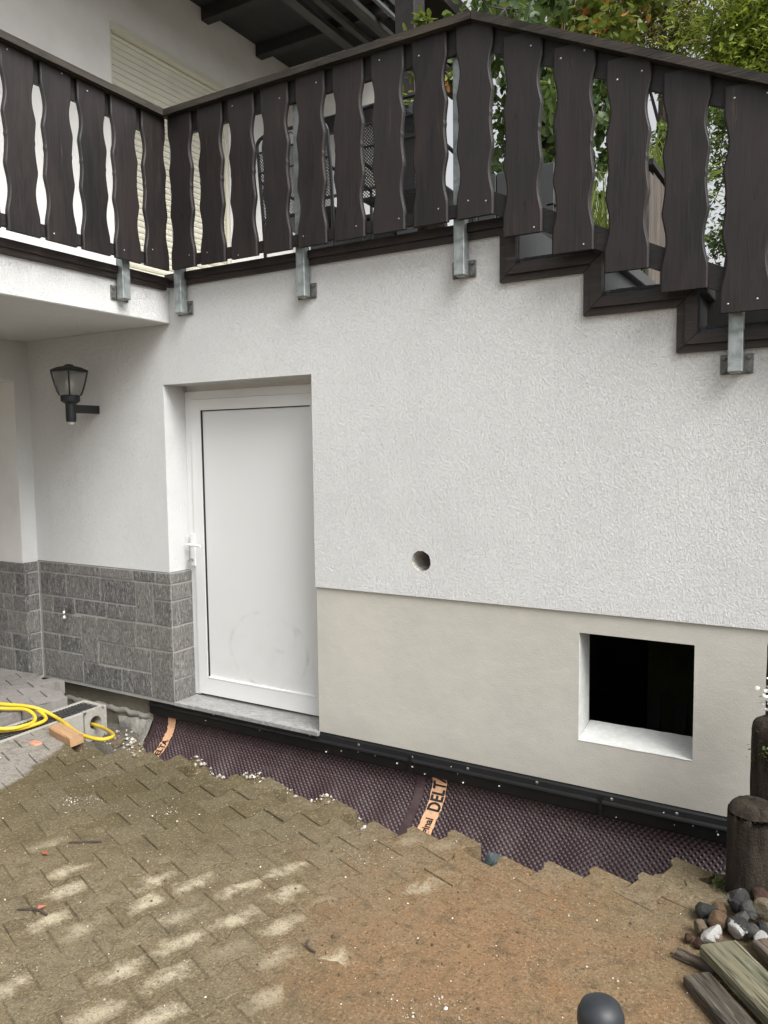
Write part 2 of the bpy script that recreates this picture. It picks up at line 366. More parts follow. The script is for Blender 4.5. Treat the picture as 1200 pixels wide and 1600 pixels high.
    col = s.mix(s.ramp(n5, [(.32, .7), (.41, 0.0)]), col, (.045, .036, .022))
    col = s.mix(s.ramp(n6, [(.34, .5), (.48, 0.0)]), col, (.06, .048, .028))
    # fine grit
    col = s.mix(s.ramp(n4, [(.57, 0.0), (.72, .55)]), col, (.33, .26, .16))
    col = s.mix(s.ramp(n4, [(.30, .75), (.44, 0.0)]), col, (.045, .037, .026))
    col = s.mix(s.math('MULTIPLY', s.ramp(n3, [(.48, 0.0), (.72, 1.0)]), .42), col, (.05, .041, .026))
    h = s.math('ADD', s.math('MULTIPLY', n4, .6), s.math('MULTIPLY', n3, 1.2))
    return s.fin(col, .92, s.bump(h, .75, .006), 0, .2)
M_PAVER = mat_ground('muddy concrete paver', True)
M_MUD = mat_ground('washed joint mud', False)

def mat_cleanpaver():
    s = NT('clean mauve grey paver'); P = s.coord('World'); r = rnd(s)
    n3 = s.noise(P, 30, 5, .65); n4 = s.noise(P, 220, 3)
    col = s.mix(r, (.14, .128, .124), (.22, .205, .195))
    col = s.mix(s.ramp(n3, [(.35, 0.0), (.75, 1.0)]), col, (.24, .225, .21))
    return s.fin(col, .9, s.bump(s.math('ADD', n3, n4), .4, .004), 0, .2)
M_CLEAN = mat_cleanpaver()

def mat_palisade():
    s = NT('weathered palisade'); co = s.coord()
    a = s.noise(s.mapping(co, (1, 1, .16)), 32, 5, .7, .6); b = s.noise(co, 7, 5)
    pit = s.noise(co, 120, 4, .65)
    z = s.n('ShaderNodeSeparateXYZ'); s.l(co, z.inputs[0])
    col = s.mix(s.ramp(a, [(.35, 0.0), (.7, 1.0)]), (.016, .012, .0095), (.055, .044, .034))
    col = s.mix(s.math('MULTIPLY', s.ramp(b, [(.55, 0.0), (.75, 1.0)]), .5), col, (.085, .085, .035))
    col = s.mix(s.ramp(pit, [(.66, 0.0), (.74, .45)]), col, (.30, .28, .24))
    return s.fin(col, .92, s.bump(s.math('ADD', pit, a), .9, .012), 0, .2)
M_PAL = mat_palisade()

def mat_rock(name, c, paint=0.0):
    s = NT(name); co = s.coord(); r = rnd(s)
    a = s.noise(co, 55, 6, .75, .8); b = s.noise(co, 190, 3, .7)
    col = s.mix(s.ramp(a, [(.3, 0.0), (.7, 1.0)]), tuple(x*.38 for x in c), tuple(x*.85 for x in c))
    if paint:
        cmb = s.n('ShaderNodeCombineXYZ'); s.l(s.math('MULTIPLY', r, 9.0), cmb.inputs[0])
        ad = s.n('ShaderNodeVectorMath', operation='ADD'); s.l(co, ad.inputs[0]); s.l(cmb.outputs[0], ad.inputs[1])
        m = s.ramp(s.math('MULTIPLY_ADD', a, .25, s.noise(ad.outputs[0], 16, 2, .4)), [(.63, 0.0), (.67, 1.0)])
        col = s.mix(m, col, (.43, .42, .40))
    return s.fin(col, .85, s.bump(s.math('ADD', a, s.math('MULTIPLY', b, .7)), 1.0, .010), 0, .3)

def mat_leaf(name, c1, c2, c3=None, trans=.35, rough=.45, cut=None):
    s = NT(name); g = s.n('ShaderNodeNewGeometry').outputs['Random Per Island']
    col = s.ramp(g, [(0, c1), (.6, c2), (1, c3 or c2)] if cut is None else [(0, c1), (cut-.04, c2), (cut, c3), (1, c3)])
    s.set(s.b.inputs['Base Color'], col); s.b.inputs['Roughness'].default_value = rough
    tr = s.n('ShaderNodeBsdfTranslucent'); s.l(s.mix(.5, col, (.16, .22, .03)), tr.inputs[0])
    mx = s.n('ShaderNodeMixShader'); mx.inputs[0].default_value = trans
    s.l(s.b.outputs[0], mx.inputs[1]); s.l(tr.outputs[0], mx.inputs[2]); s.l(mx.outputs[0], s.out.inputs[0]); return s.m
M_BARK = mat_plain('dark bark', (.06, .048, .038), .9, 0, .3, 20, .8, 40)
M_LEAF_D = mat_leaf('dark glossy leaves', (.03, .06, .025), (.06, .105, .04), (.115, .165, .055), .42, .35)
M_LEAF_M = mat_leaf('mid green leaves', (.035, .065, .018), (.075, .115, .025), (.16, .17, .04))
M_LEAF_Y = mat_leaf('yellow green sprays', (.09, .135, .022), (.27, .34, .045), (.48, .50, .09), .5, .6)
M_LEAF_B = mat_leaf('olive brown sprays', (.06, .065, .02), (.17, .16, .04), (.26, .22, .065), .35, .6)
M_LEAF_O = mat_leaf('orange tinted leaves', (.09, .14, .025), (.2, .22, .04), (.45, .17, .05), cut=.93)
M_GRASS = mat_leaf('striped blades', (.09, .14, .035), (.25, .30, .09), (.42, .44, .2), .35, .5)

# ------------------------------------------------------------------ ground
gm = MB(); gm.quad((-90, -60, -.62), (90, -60, -.62), (90, 120, -.62), (-90, 120, -.62))
part('ground', gm, mat_concrete('brown subsoil', (.14, .11, .075), .5, .3), org=(0, 0, -.62), kind='structure')
gd = MB(); gd.box(-1.0, 14, 1.35, 40, -.55, 1.05); part('garden_terrace', gd, mat_concrete('garden soil', (.07, .075, .035), .6, .3), kind='structure')

# paver lattice
LO = np.array([-2.64275, -1.27380]); LA = np.array([.0332313, .0943202]); LB = np.array([.1293531, -.0460023])
AX = LA/np.linalg.norm(LA); BX = np.array([AX[1], -AX[0]])       # row direction, across rows
ROWEND = {-14: 0, -13: -1, -12: 2, -11: 1, -10: 2, -9: 1, -8: 2, -7: 1, -6: 2, -5: 3, -4: 4, -3: 5, -2: 4, -1: 5, 0: 6, 1: 7, 2: 6, 3: 7, 4: 8, 5: 7, 6: 8, 7: 9, 8: 10, 9: 9, 10: 10, 11: 11, 12: 12, 13: 13, 14: 14, 15: 15, 16: 14, 17: 15, 18: 14, 19: 15}
CH_R, CH_L, CH_END = -3.945, -4.158, -.27
def bone(ins=.0022, noise=0.0, r=random):
    L, W1, W2 = .1-ins, .0795-ins, .0575-ins
    h = [(-L, -W1), (-.062, -W1), (-.036, -W2), (.036, -W2), (.062, -W1), (L, -W1), (L, W1), (.062, W1), (.036, W2), (-.036, W2), (-.062, W1), (-L, W1)]
    return [(a+r.uniform(-noise, noise), b+r.uniform(-noise, noise)) for a, b in h]
def clip(poly, n, d):        # keep n.p <= d
    o = []
    for i in range(len(poly)):
        p, q = poly[i], poly[(i+1) % len(poly)]
        a = p[0]*n[0]+p[1]*n[1]-d; b = q[0]*n[0]+q[1]*n[1]-d
        if a <= 0: o.append(p)
        if (a < 0 < b) or (b < 0 < a):
            t = a/(a-b); o.append((p[0]+(q[0]-p[0])*t, p[1]+(q[1]-p[1])*t))
    return o
def paver_mb(poly, top=0.0, th=.075, ch=.0022):
    n = len(poly); c = (sum(p[0] for p in poly)/n, sum(p[1] for p in poly)/n); m = MB()
    A = np.array(poly)
    def off(d):     # inset polygon by moving vertices along averaged edge normals
        o = []
        for i in range(n):
            p0, p1, p2 = A[i-1], A[i], A[(i+1) % n]
            e1 = (p1-p0)/max(1e-6, np.linalg.norm(p1-p0)); e2 = (p2-p1)/max(1e-6, np.linalg.norm(p2-p1))
            n1 = np.array([-e1[1], e1[0]]); n2 = np.array([-e2[1], e2[0]]); nn = n1+n2; k = nn@nn
            o.append(p1+nn*(d*2/max(.6, k)))
        return o
    ins = off(ch)
    v = [(x, y, top-th) for x, y in poly]+[(x, y, top-ch*.8) for x, y in poly]+[(x, y, top) for x, y in ins]
    f = [(i, (i+1) % n, n+(i+1) % n, n+i) for i in range(n)]+[(n+i, n+(i+1) % n, 2*n+(i+1) % n, 2*n+i) for i in range(n)]+[tuple(range(2*n, 3*n))]
    return m.add(v, f)
paving = thing('paving', None, None, (-1.8, -1.6, 0), kind='structure')
PVAR = [paver_mb(bone(.0024, .0016)).mesh('paver', M_PAVER) for _ in range(8)]
ANG = math.atan2(AX[1], AX[0])
far_mb = MB(); cells = []; seen = []
for j in range(-26, 30):
    for i in range(-64, 18):
        if (i+j) % 2 == 0: continue                      # centres sit midway between joints
        c = LO+LA*i+LB*j
        if j not in ROWEND and (j < -14): end = ROWEND[-14] - (j+14)*3
        elif j > 19: end = 15
        else: end = ROWEND[j]
        if i > end: continue
        if c[0] > 1.6 or c[1] < -4.6 or c[1] > -.02 or c[0] < CH_R-.1: continue
        if c[0] > -.33 and c[1] > -.52: continue
        cells.append((i, j, c))
for i, j, c in cells:
    full = c[0] > CH_R+.12
    vis = inview((c[0], c[1], 0), 25)
    if vis: seen.append((i, j, c, full))
    else:
        p = [(c[0]+AX[0]*a+BX[0]*b, c[1]+AX[1]*a+BX[1]*b) for a, b in bone(.0024)]
        p = p[::-1] if True else p
        p = clip(p, (-1, 0), -(CH_R+.004))
        if len(p) > 2: mb = paver_mb(p, random.uniform(-.002, .002)); far_mb.add(mb.v, mb.f)
seen.sort(key=lambda t: (Vector((t[2][0], t[2][1], 0))-CPOS).length)
print('pavers in view', len(seen))
rest = seen[292:]; seen = seen[:292]
for i, j, c, full in seen:
    z = random.uniform(-.0015, .001) + (.004 if i >= ROWEND.get(j, 99)-2 else 0)
    # rows at the trench have sagged or lifted a little
    tilt = (random.gauss(0, .0022), random.gauss(0, .0022), ANG+random.gauss(0, .006)+(math.pi if random.random() < .5 else 0))
    if full:
        inst('paver', random.choice(PVAR), paving, (c[0]+random.gauss(0, .001), c[1]+random.gauss(0, .001), z), tilt)
    else:
        p = [(c[0]+AX[0]*a+BX[0]*b, c[1]+AX[1]*a+BX[1]*b) for a, b in bone(.0024)][::-1]
        p = clip(p, (-1, 0), -(CH_R+.004))
        if len(p) > 2: part('paver', paver_mb(p), M_PAVER, paving, org=(c[0], c[1], 0))
for i, j, c, full in rest:
    p = clip([(c[0]+AX[0]*a+BX[0]*b, c[1]+AX[1]*a+BX[1]*b) for a, b in bone(.0024)][::-1], (-1, 0), -(CH_R+.004))
    if len(p) > 2: mb = paver_mb(p); far_mb.add(mb.v, mb.f)
part('paver_field', far_mb, M_PAVER, paving, kind='stuff')
# the upper, clean pavers left of the channel, cut along the channel
UP = .05
for j in range(-34, -4):
    for i in range(-30, 14):
        if (i+j) % 2 == 0: continue
        c = LO+np.array([.03, .02])+LA*i+LB*j
        if c[0] > CH_L+.05 or c[0] < -6.6 or c[1] < -3.2: continue
        yend = -.16 if c[0] < -4.5 else -.33
        if c[1] > yend+.03: continue
        p = [(c[0]+AX[0]*a+BX[0]*b, c[1]+AX[1]*a+BX[1]*b) for a, b in bone(.003, .001)][::-1]
        p = clip(p, (1, 0), CH_L-.012); p = clip(p, (0, 1), yend+random.uniform(-.01, .01)) if c[1] > yend-.12 else p
        if len(p) < 3 or not inview((c[0], c[1], UP), 90): continue
        a2 = np.array(p)
        if np.ptp(a2[:, 0]) < .03 or np.ptp(a2[:, 1]) < .03: continue
        part('paver', paver_mb(p, UP+random.uniform(-.003, .003), .085), M_CLEAN, paving, org=(c[0], c[1], UP))

# soil: fills the joints and falls into the trench along the wall
def covered(x, y):
    """1 where a paver lies overhead (bone lattice, trench rows cut)"""
    d = np.stack([x-LO[0], y-LO[1]], -1); Mi = np.linalg.inv(np.array([LA, LB]).T); q = d@Mi.T
    jj = np.rint(q[..., 1]).astype(int); ends = np.array([ROWEND.get(k, 12) for k in range(-40, 40)])
    e = ends[np.clip(jj+40, 0, 79)]
    u = q[..., 0]+(q[..., 1]-jj)*0
    return (u < e) & (x > CH_R-.5)
gx = np.arange(-5.2, 1.3, .025); gy = np.arange(-4.5, .12, .025)
GX, GY = np.meshgrid(gx, gy)
cov = np.ones_like(GX, dtype=bool)
for ox in (-.035, 0, .035):
    for oy in (-.035, 0, .035): cov &= covered(GX+ox, GY+oy)
def vnoise(x, y, s, seed):
    r = np.random.default_rng(seed); T = r.random((64, 64)); x = x*s+100; y = y*s+100
    xi = np.floor(x).astype(int); yi = np.floor(y).astype(int); fx = x-xi; fy = y-yi; fx = fx*fx*(3-2*fx); fy = fy*fy*(3-2*fy)
    g = lambda a, b: T[a % 64, b % 64]
    return (g(xi, yi)*(1-fx)+g(xi+1, yi)*fx)*(1-fy)+(g(xi, yi+1)*(1-fx)+g(xi+1, yi+1)*fx)*fy
nz = vnoise(GX, GY, 6, 1)*.6+vnoise(GX, GY, 17, 2)*.4
mud = np.clip((GX+2.3)/1.6, 0, 1)                         # more washed-in clay on the right
ZZ = -.0042+mud*.0046+(nz-.5)*.0052
depth = np.clip((GY+.75)/.45, 0, 1)
tr = -.085-.33*depth**1.2+(nz-.5)*.05+(vnoise(GX, GY, 40, 3)-.5)*.025
lefty = np.clip((-3.72-GX)/.25, 0, 1)                     # trench runs out at the channel
tr = tr*(1-lefty)+(-.05-.22*np.clip((GY+.62)/.4, 0, 1)+(nz-.5)*.05)*lefty
bank = np.zeros_like(GX)
for bx_, by_, sx_, sy_, hh in [(-2.95, -.47, .22, .09, .17), (-2.62, -.45, .18, .08, .18), (-2.38, -.50, .12, .06, .15), (-2.05, -.56, .18, .07, .15), (-3.3, -.62, .2, .1, .06)]: bank = np.maximum(bank, hh*np.exp(-((GX-bx_)/sx_)**2-((GY-by_)/sy_)**2))
tr = np.minimum(tr+bank*(.9+.6*(nz-.5)), -.015)
righty = np.clip((GX+.75)/.25, 0, 1)*np.clip((-.25-GY)/.2, 0, 1); tr = tr*(1-righty)+(-.03+(nz-.5)*.05)*righty
ZZ = np.where(cov & (GY < -.3), ZZ, tr)
ZZ = np.where((GX < CH_R+.02), np.minimum(ZZ, -.11), ZZ)
ZZ = np.where((GX < CH_L-.02) & (GY < -.4), -.05+(nz-.5)*.01, ZZ)
V = np.stack([GX, GY, ZZ], -1).reshape(-1, 3); nx = len(gx); ny = len(gy)
ii = (np.arange(ny-1)[:, None]*nx+np.arange(nx-1)[None, :]).ravel()
me = bigmesh('soil', V, np.stack([ii, ii+1, ii+nx+1, ii+nx], -1), M_MUD, True)
inst('soil', me, None, (0, 0, 0), kind='stuff')

# ------------------------------------------------------------------ house
house = thing('house', 'white rendered house with grey slate base, cellar door and empty cellar window', 'house', (-2.6, 0, -.05))
WT = .30
def rects_wall(mb, fn, rects, th, fn_back=None):
    for a0, a1, b0, b1 in rects: mb.quad(fn(a0, b0, 0), fn(a1, b0, 0), fn(a1, b1, 0), fn(a0, b1, 0))
FX = lambda a, b, t: (a, t, b)               # main wall: a = X, b = Z, t = Y
DX0, DX1, DZ0, DZ1 = -3.637, -2.515, -.005, 1.99
HX, HZ, HR = -1.849, 1.005, .0535
SX = lambda k: -1.413+.395*k
SZ = lambda k: 2.345-.19*k
wall = MB()
rects = [(-4.94, DX0, .82, 2.62), (DX0, DX1, DZ1, 2.62), (DX1, HX-.1, .82, 2.62), (HX+.1, SX(0)+.05, .82, 2.62), (HX-.1, HX+.1, .82, HZ-.1), (HX-.1, HX+.1, HZ+.1, 2.62)]
for k in range(10):
    if SZ(k)+.045 > .9: rects.append((SX(k)+.05, SX(k+1)+.05, .82, SZ(k)+.045))
rects_wall(wall, FX, rects, WT)
N = 32; ring = []; inner = []; rj = random.Random(3)
for k in range(N):
    a = 2*math.pi*k/N; c, s_ = math.cos(a), math.sin(a); m = max(abs(c), abs(s_)); jit = HR*(1+rj.uniform(-.035, .05))
    ring.append((HX+.1*c/m, 0, HZ+.1*s_/m)); inner.append((HX+jit*c, 0, HZ+jit*s_))
wall.add(ring+inner, [(k, (k+1) % N, N+(k+1) % N, N+k) for k in range(N)])
xe = SX(10)+.05
wall.quad((-4.94, 0, .82), (DX0, 0, .82), (DX0, .03, .82), (-4.94, .03, .82)); wall.quad((DX1, 0, .82), (xe, 0, .82), (xe, .03, .82), (DX1, .03, .82))
wall.quad((DX0, 0, .82), (DX0, .2, .82), (DX0, .2, DZ1), (DX0, 0, DZ1)); wall.quad((DX1, 0, .82), (DX1, .2, .82), (DX1, .2, DZ1), (DX1, 0, DZ1))
wall.quad((DX0, 0, DZ1), (DX1, 0, DZ1), (DX1, .2, DZ1), (DX0, .2, DZ1))
for k in range(8): wall.quad((SX(k)+.05, 0, SZ(k)+.045), (SX(k+1)+.05, 0, SZ(k)+.045), (SX(k+1)+.05, .3, SZ(k)+.045), (SX(k)+.05, .3, SZ(k)+.045))
part('wall', wall, M_RENDER, house)
core = MB(); core.add([(x, 0.0005, z) for x, y, z in inner]+[(HX+(x-HX)*.98, .34, HZ+(z-HZ)*.98) for x, y, z in inner], [(k, (k+1) % N, N+(k+1) % N, N+k) for k in range(N)]+[tuple(range(N, 2*N))])
part('core_hole', core, M_CONC_L, house, label='drilled round hole through the white render')
# plinth
WX0, WX1, WZ0, WZ1 = -1.033, -.531, .212, .722
pl_ = MB(); PY = .012
for a0, a1, b0, b1 in [(DX1, WX0, -.008, .822), (WX1, xe, -.008, .822), (WX0, WX1, -.008, WZ0), (WX0, WX1, WZ1, .822)]:
    pl_.quad((a0, PY, b0), (a1, PY, b0), (a1, PY, b1), (a0, PY, b1))
pl_.quad((DX1, PY, -.008), (DX1, .2, -.008), (DX1, .2, .822), (DX1, PY, .822))
pl_.quad((DX1, PY, -.008), (xe, PY, -.008), (xe, .05, -.008), (DX1, .05, -.008))
part('plinth', pl_, M_PLINTH, house)
rv = MB(); ID = .185
rv.quad((WX0, PY, WZ0), (WX0, ID, WZ0+.035), (WX0, ID, WZ1), (WX0, PY, WZ1)); rv.quad((WX1, PY, WZ0), (WX1, ID, WZ0+.035), (WX1, ID, WZ1), (WX1, PY, WZ1))
rv.quad((WX0, PY, WZ1), (WX1, PY, WZ1), (WX1, ID, WZ1), (WX0, ID, WZ1)); part('window_reveal', rv, M_SILL, house)
sl = MB(); rr = random.Random(5); pts0 = [(WX0+(WX1-WX0)*t/12, PY-.002, WZ0+rr.uniform(-.0015, .001)) for t in range(13)]; pts1 = [(p[0], ID+.02, WZ0+.037+rr.uniform(-.001, .001)) for p in pts0]
sl.add(pts0+pts1, [(t, t+1, 14+t, 13+t) for t in range(12)]); part('window_sill', sl, M_SILL, house, smooth=True, label='white smeared sill of the empty cellar window')
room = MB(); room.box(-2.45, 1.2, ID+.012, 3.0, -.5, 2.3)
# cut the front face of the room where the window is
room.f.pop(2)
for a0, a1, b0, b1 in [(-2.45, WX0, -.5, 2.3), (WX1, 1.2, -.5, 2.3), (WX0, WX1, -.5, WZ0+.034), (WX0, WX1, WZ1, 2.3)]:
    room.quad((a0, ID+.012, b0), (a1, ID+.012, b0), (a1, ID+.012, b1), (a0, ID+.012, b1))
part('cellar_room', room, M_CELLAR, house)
# foundation with its mortar ledge
fd = MB(); fd.box(-5.3, xe, .045, .3, -.6, -.03); part('foundation', fd, M_FOUND, house)
lg = MB(); rr = random.Random(9); n = 26; prof = []
for k in range(n+1):
    x = -4.75+.95*k/n; d = rr.uniform(.006, .022); z = -.165+rr.uniform(-.008, .008)
    prof.append([(x, .046, z+.02), (x, .046-d, z+.008), (x, .046-d, z-.012), (x, .046, z-.024)])
lg.add([p for q in prof for p in q], [(4*k+i, 4*k+i+1, 4*k+5+i, 4*k+4+i) for k in range(n) for i in range(3)]); part('mortar_ledge', lg, M_CONC, house, smooth=True)
# left wing wall with the garage opening
lw = MB(); XL = -4.94; GO = -.12; GZ = 2.075
FL = lambda a, b, t: (XL+t, a, b)
for a0, a1, b0, b1 in [(GO, 0, .81, 2.36), (-2.9, GO, GZ, 2.36), (-4.6, -2.9, .0, 2.36)]: lw.quad(FL(a0, b0, 0), FL(a1, b0, 0), FL(a1, b1, 0), FL(a0, b1, 0))
part('side_wall', lw, M_RENDER, house)
jb = MB(); jb.quad((XL-1.0, GO, .81), (XL, GO, .81), (XL, GO, GZ), (XL-1.0, GO, GZ)); jb.quad((XL-1.0, GO, GZ), (XL, GO, GZ), (XL, -2.9, GZ), (XL-1.0, -2.9, GZ)); jb.quad((XL-1.0, -2.9, 0), (XL, -2.9, 0), (XL, -2.9, GZ), (XL-1.0, -2.9, GZ))
jb.quad((XL-1.0, GO, -.05), (XL-1.0, -2.9, -.05), (XL-1.0, -2.9, GZ), (XL-1.0, GO, GZ))
part('opening_jamb', jb, M_RENDER_SM, house)
# slate base
sb = part('stone_base', MB().box(XL+.0, DX0+.016, -.007, .05, -.03, .815).box(XL-1.0, XL+.016, GO-.007, GO+.05, -.03, .81).box(XL-.04, XL+.016, GO+.05, -.007, -.03, .81).box(DX0-.04, DX0+.016, .05, .177, -.03, .815), M_MORTAR, house)
rs = random.Random(11)
def tile(x0, x1, z0, z1):
    g = .0055
    m = MB(); m.box(x0+g, x1-g, -.010-rs.uniform(0, .004), .02, z0+g, z1-g, .0025)
    o = part('stone_tile', m, M_STONE, sb)
    if (z1-z0) > (x1-x0)*1.25: pass
    return o
ZR = [.818, .742, .582, .467, .305, .19, -.012]
T = [(-4.905, -4.574, .745, .818), (-4.574, -4.27, .745, .818), (-4.27, -3.958, .745, .818), (-3.958, -3.756, .745, .818), (-3.756, -3.618, .745, .818),
     (-4.905, -4.626, .58, .745), (-4.626, -4.28, .58, .745), (-4.28, -3.94, .58, .745), (-3.94, -3.782, .478, .745), (-3.782, -3.618, .637, .745),
     (-4.905, -4.776, .46, .58), (-4.776, -4.548, .46, .58), (-4.548, -4.23, .474, .58), (-4.23, -3.94, .474, .58), (-3.782, -3.618, .474, .637),
     (-4.905, -4.485, .308, .46), (-4.485, -4.32, .145, .474), (-4.32, -3.95, .305, .474), (-3.95, -3.618, .312, .474 if False else .474),
     (-4.905, -4.72, .19, .308), (-4.72, -4.485, .19, .308), (-4.32, -3.822, .15, .305), (-3.822, -3.618, -.012, .312),
     (-4.905, -4.485, -.012, .19), (-4.485, -4.1, -.012, .145), (-4.1, -3.822, -.012, .15)]
for t in T: tile(*t)
def tile_x(x, y0, y1, z0, z1, sgn=1):          # tile on a face looking +X
    g = .0055; m = MB(); m.box(x-.02, x+.008+rs.uniform(0, .004), y0+g, y1-g, z0+g, z1-g, .0025); part('stone_tile', m, M_STONE, sb)
for a, b in zip(ZR[:-1], ZR[1:]): tile_x(XL+.012, GO-.010, -.011, b, a)
for z0, z1 in [(.745, .818), (.637, .745), (.474, .637), (.312, .474), (.13, .312), (-.012, .13)]: tile_x(DX0+.012, -.009, .176, z0, z1)
xs = {0: [-5.1, -5.3], 1: [-5.02, -5.3], 2: [-5.05, -5.16], 3: [-5.12, -5.3], 4: [-5.09, -5.3], 5: [-5.06, -5.2]}
for r_, (a, b) in enumerate(zip(ZR[:-1], ZR[1:])):
    e = [XL+.034]+xs[r_]+[-5.55]
    for p, q in zip(e[:-1], e[1:]):
        g = .0055; m = MB(); m.box(q+g, p-g, GO-.010-rs.uniform(0, .004), GO+.02, b+g, a-g, .0025); part('stone_tile', m, M_STONE, sb)
# balcony slab left
bs = MB(); bs.box(XL+.001, -3.56, -2.8, -.001, 2.352, 2.56, .006); part('balcony_slab', bs, M_RENDER, house)
ts = MB(); ts.box(XL+.001, SX(0)+.05, .02, 3.09, 2.45, 2.575); part('terrace_slab', ts, M_CONC, house)
# upper wall with roller shutter
uw = MB(); SY0, SY1, SZ0, SZ1 = .83, 2.155, 2.6, 4.862
for a0, a1, b0, b1 in [(-4.6, SY0, 2.561, 6.0), (SY1, 3.1, 2.576, 6.0), (SY0, SY1, SZ1, 6.0)]: uw.quad((XL, a0, b0), (XL, a1, b0), (XL, a1, b1), (XL, a0, b1))
uw.quad((XL, SY0, SZ0), (XL-.08, SY0, SZ0), (XL-.08, SY0, SZ1), (XL, SY0, SZ1)); uw.quad((XL, SY1, SZ0), (XL-.08, SY1, SZ0), (XL-.08, SY1, SZ1), (XL, SY1, SZ1)); uw.quad((XL, SY0, SZ1), (XL-.08, SY0, SZ1), (XL-.08, SY1, SZ1), (XL, SY1, SZ1))
part('upper_wall', uw, M_RENDER_SM, house)
fr = MB(); fr.box(XL-.075, XL-.02, SY0, SY0+.03, SZ0, SZ1-.045); fr.box(XL-.075, XL-.02, SY1-.03, SY1, SZ0, SZ1-.045); fr.box(XL-.06, XL+.012, SY0, SY1, SZ1-.045, SZ1)
sh = part('roller_shutter', fr, M_SHUT, house, label='closed beige roller shutter above the balcony')
sm = MB(); pf = [(0, 0), (.010, .004), (.014, .02), (.012, .036), (.003, .046), (0, .048)]
sm.add([(x, y, z) for y in (-.645, .645) for x, z in pf], [(i, i+1, 7+i, 6+i) for i in range(5)]); sme = sm.mesh('shutter_slat', M_SHUT)
for k in range(45): inst('shutter_slat', sme, sh, (XL-.055, (SY0+SY1)/2, SZ0+.02+k*.049))
# back wing of the house
bw = MB(); bw.box(XL, -3.78, 3.1, 3.3, 4.86, 6.0); bw.box(XL, -4.8, 3.1, 3.3, 2.6, 4.859); bw.box(-4.799, -3.78, 3.1, 3.3, 2.6, 4.06); part('back_wall', bw, M_RENDER_SM, house)
fw = MB(); fw.box(-4.8, -3.78, 3.12, 3.2, 4.70, 4.858); fw.box(-4.8, -4.76, 3.12, 3.2, 4.06, 4.70); fw.box(-3.82, -3.78, 3.12, 3.2, 4.06, 4.70); fw.box(-4.76, -3.82, 3.12, 3.2, 4.06, 4.10)
wf = part('window_frame', fw, M_GAP, house)
sg = NT('reflective glazing'); m_glass = sg.fin((.8, .82, .83), .04, None, .85)
part('pane', MB().quad((-4.76, 3.15, 4.1), (-3.82, 3.15, 4.1), (-3.82, 3.15, 4.70), (-4.76, 3.15, 4.70)), m_glass, wf)
# timber balcony / eaves above, lengthened out of view to shade the wall
ev = MB(); ev.box(XL+.002, -3.49, -1.3, 4.3, 5.42, 5.47); tb = part('timber_ceiling', ev, M_EAVE, house)
for k in range(-2, 6):
    y = .42+.73*k; jm = MB(); jm.box(XL+.003, -3.52, y-.045, y+.045, 5.31, 5.419, .004); part('joist', jm, M_EAVE, tb)
for x, w_ in ((-4.05, .10), (-3.86, .06), (-3.66, .10)):
    jm = MB(); jm.box(x-w_/2, x+w_/2, -1.3, 4.3, 5.262, 5.309, .004); part('long_beam', jm, M_EAVE2, tb)
ft = MB(); ft.box(-3.49, -3.46, -1.3, 4.3, 5.285, 5.32, .004); part('fascia_strip', ft, mat_plain('grey metal edge', (.10, .11, .108), .45, .3), tb)
rf = MB(); rf.box(-5.4, -3.56, -2.2, 4.6, 5.95, 6.01); rf.box(-3.56, -3.50, -2.2, 4.6, 5.93, 6.12); part('roof', rf, M_EAVE, house)  # near end of the roof extended out of view to darken the upper wall
rt = MB(); rt.prism([(-3.4, 6.0), (-8.0, 8.2), (-8.0, 8.1), (-3.4, 5.9)], lambda a, b, t: (a-.16, t, b+.125), -5, 5); part('roof_slope', rt, mat_plain('brown roof tile', (.12, .07, .05), .8), house)
bp = MB(); bp.box(-3.165, -2.99, 2.12, 2.30, 2.576, 5.27, .006); part('balcony_post', bp, M_EAVE, house)
part('upper_cladding', MB().box(-3.05, -3.0, 3.6, 5.2, 5.4, 6.6), M_GREYB, house)
# wall-top trim, mitred around the steps
def trim(pts, name='trim_board'):
    m = MB(); m.prism(pts, lambda a, b, t: (a, t, b), -.020, .03)
    A_, B_, C_, D_ = [np.array(p) for p in pts]        # A,B outer edge; C,D inner edge
    mid = lambda p, q: p+(q-p)*.42
    m.prism([tuple(mid(A_, D_)), tuple(mid(B_, C_)), tuple(B_+(C_-B_)*.985), tuple(A_+(D_-A_)*.985)], lambda a, b, t: (a, t, b), -.034, -.0195)
    part(name, m, M_TRIM, house)
w_, h_ = .085, .075
trim([(-3.56, 2.565), (SX(0), 2.565), (SX(0)+w_, 2.565+h_), (-3.56, 2.565+h_)])
for k in range(7):
    zt = 2.565 if k == 0 else SZ(k-1)
    e = .0015
    trim([(SX(k), SZ(k)+e), (SX(k), zt-e), (SX(k)+w_, zt+h_-e), (SX(k)+w_, SZ(k)+h_+e)])
    trim([(SX(k)+e, SZ(k)), (SX(k+1)-e, SZ(k)), (SX(k+1)+w_-e, SZ(k)+h_), (SX(k)+w_+e, SZ(k)+h_)])
lt = MB(); lt.box(-3.575, -3.538, -2.8, -.036, 2.545, 2.62, .004); lt.box(-3.58, -3.526, -2.8, -.036, 2.575, 2.617, .004); part('trim_board', lt, mat_wood('dark trim board lengthwise', (.013, .0105, .0098), (.036, .027, .023), 'Y', .5), house)

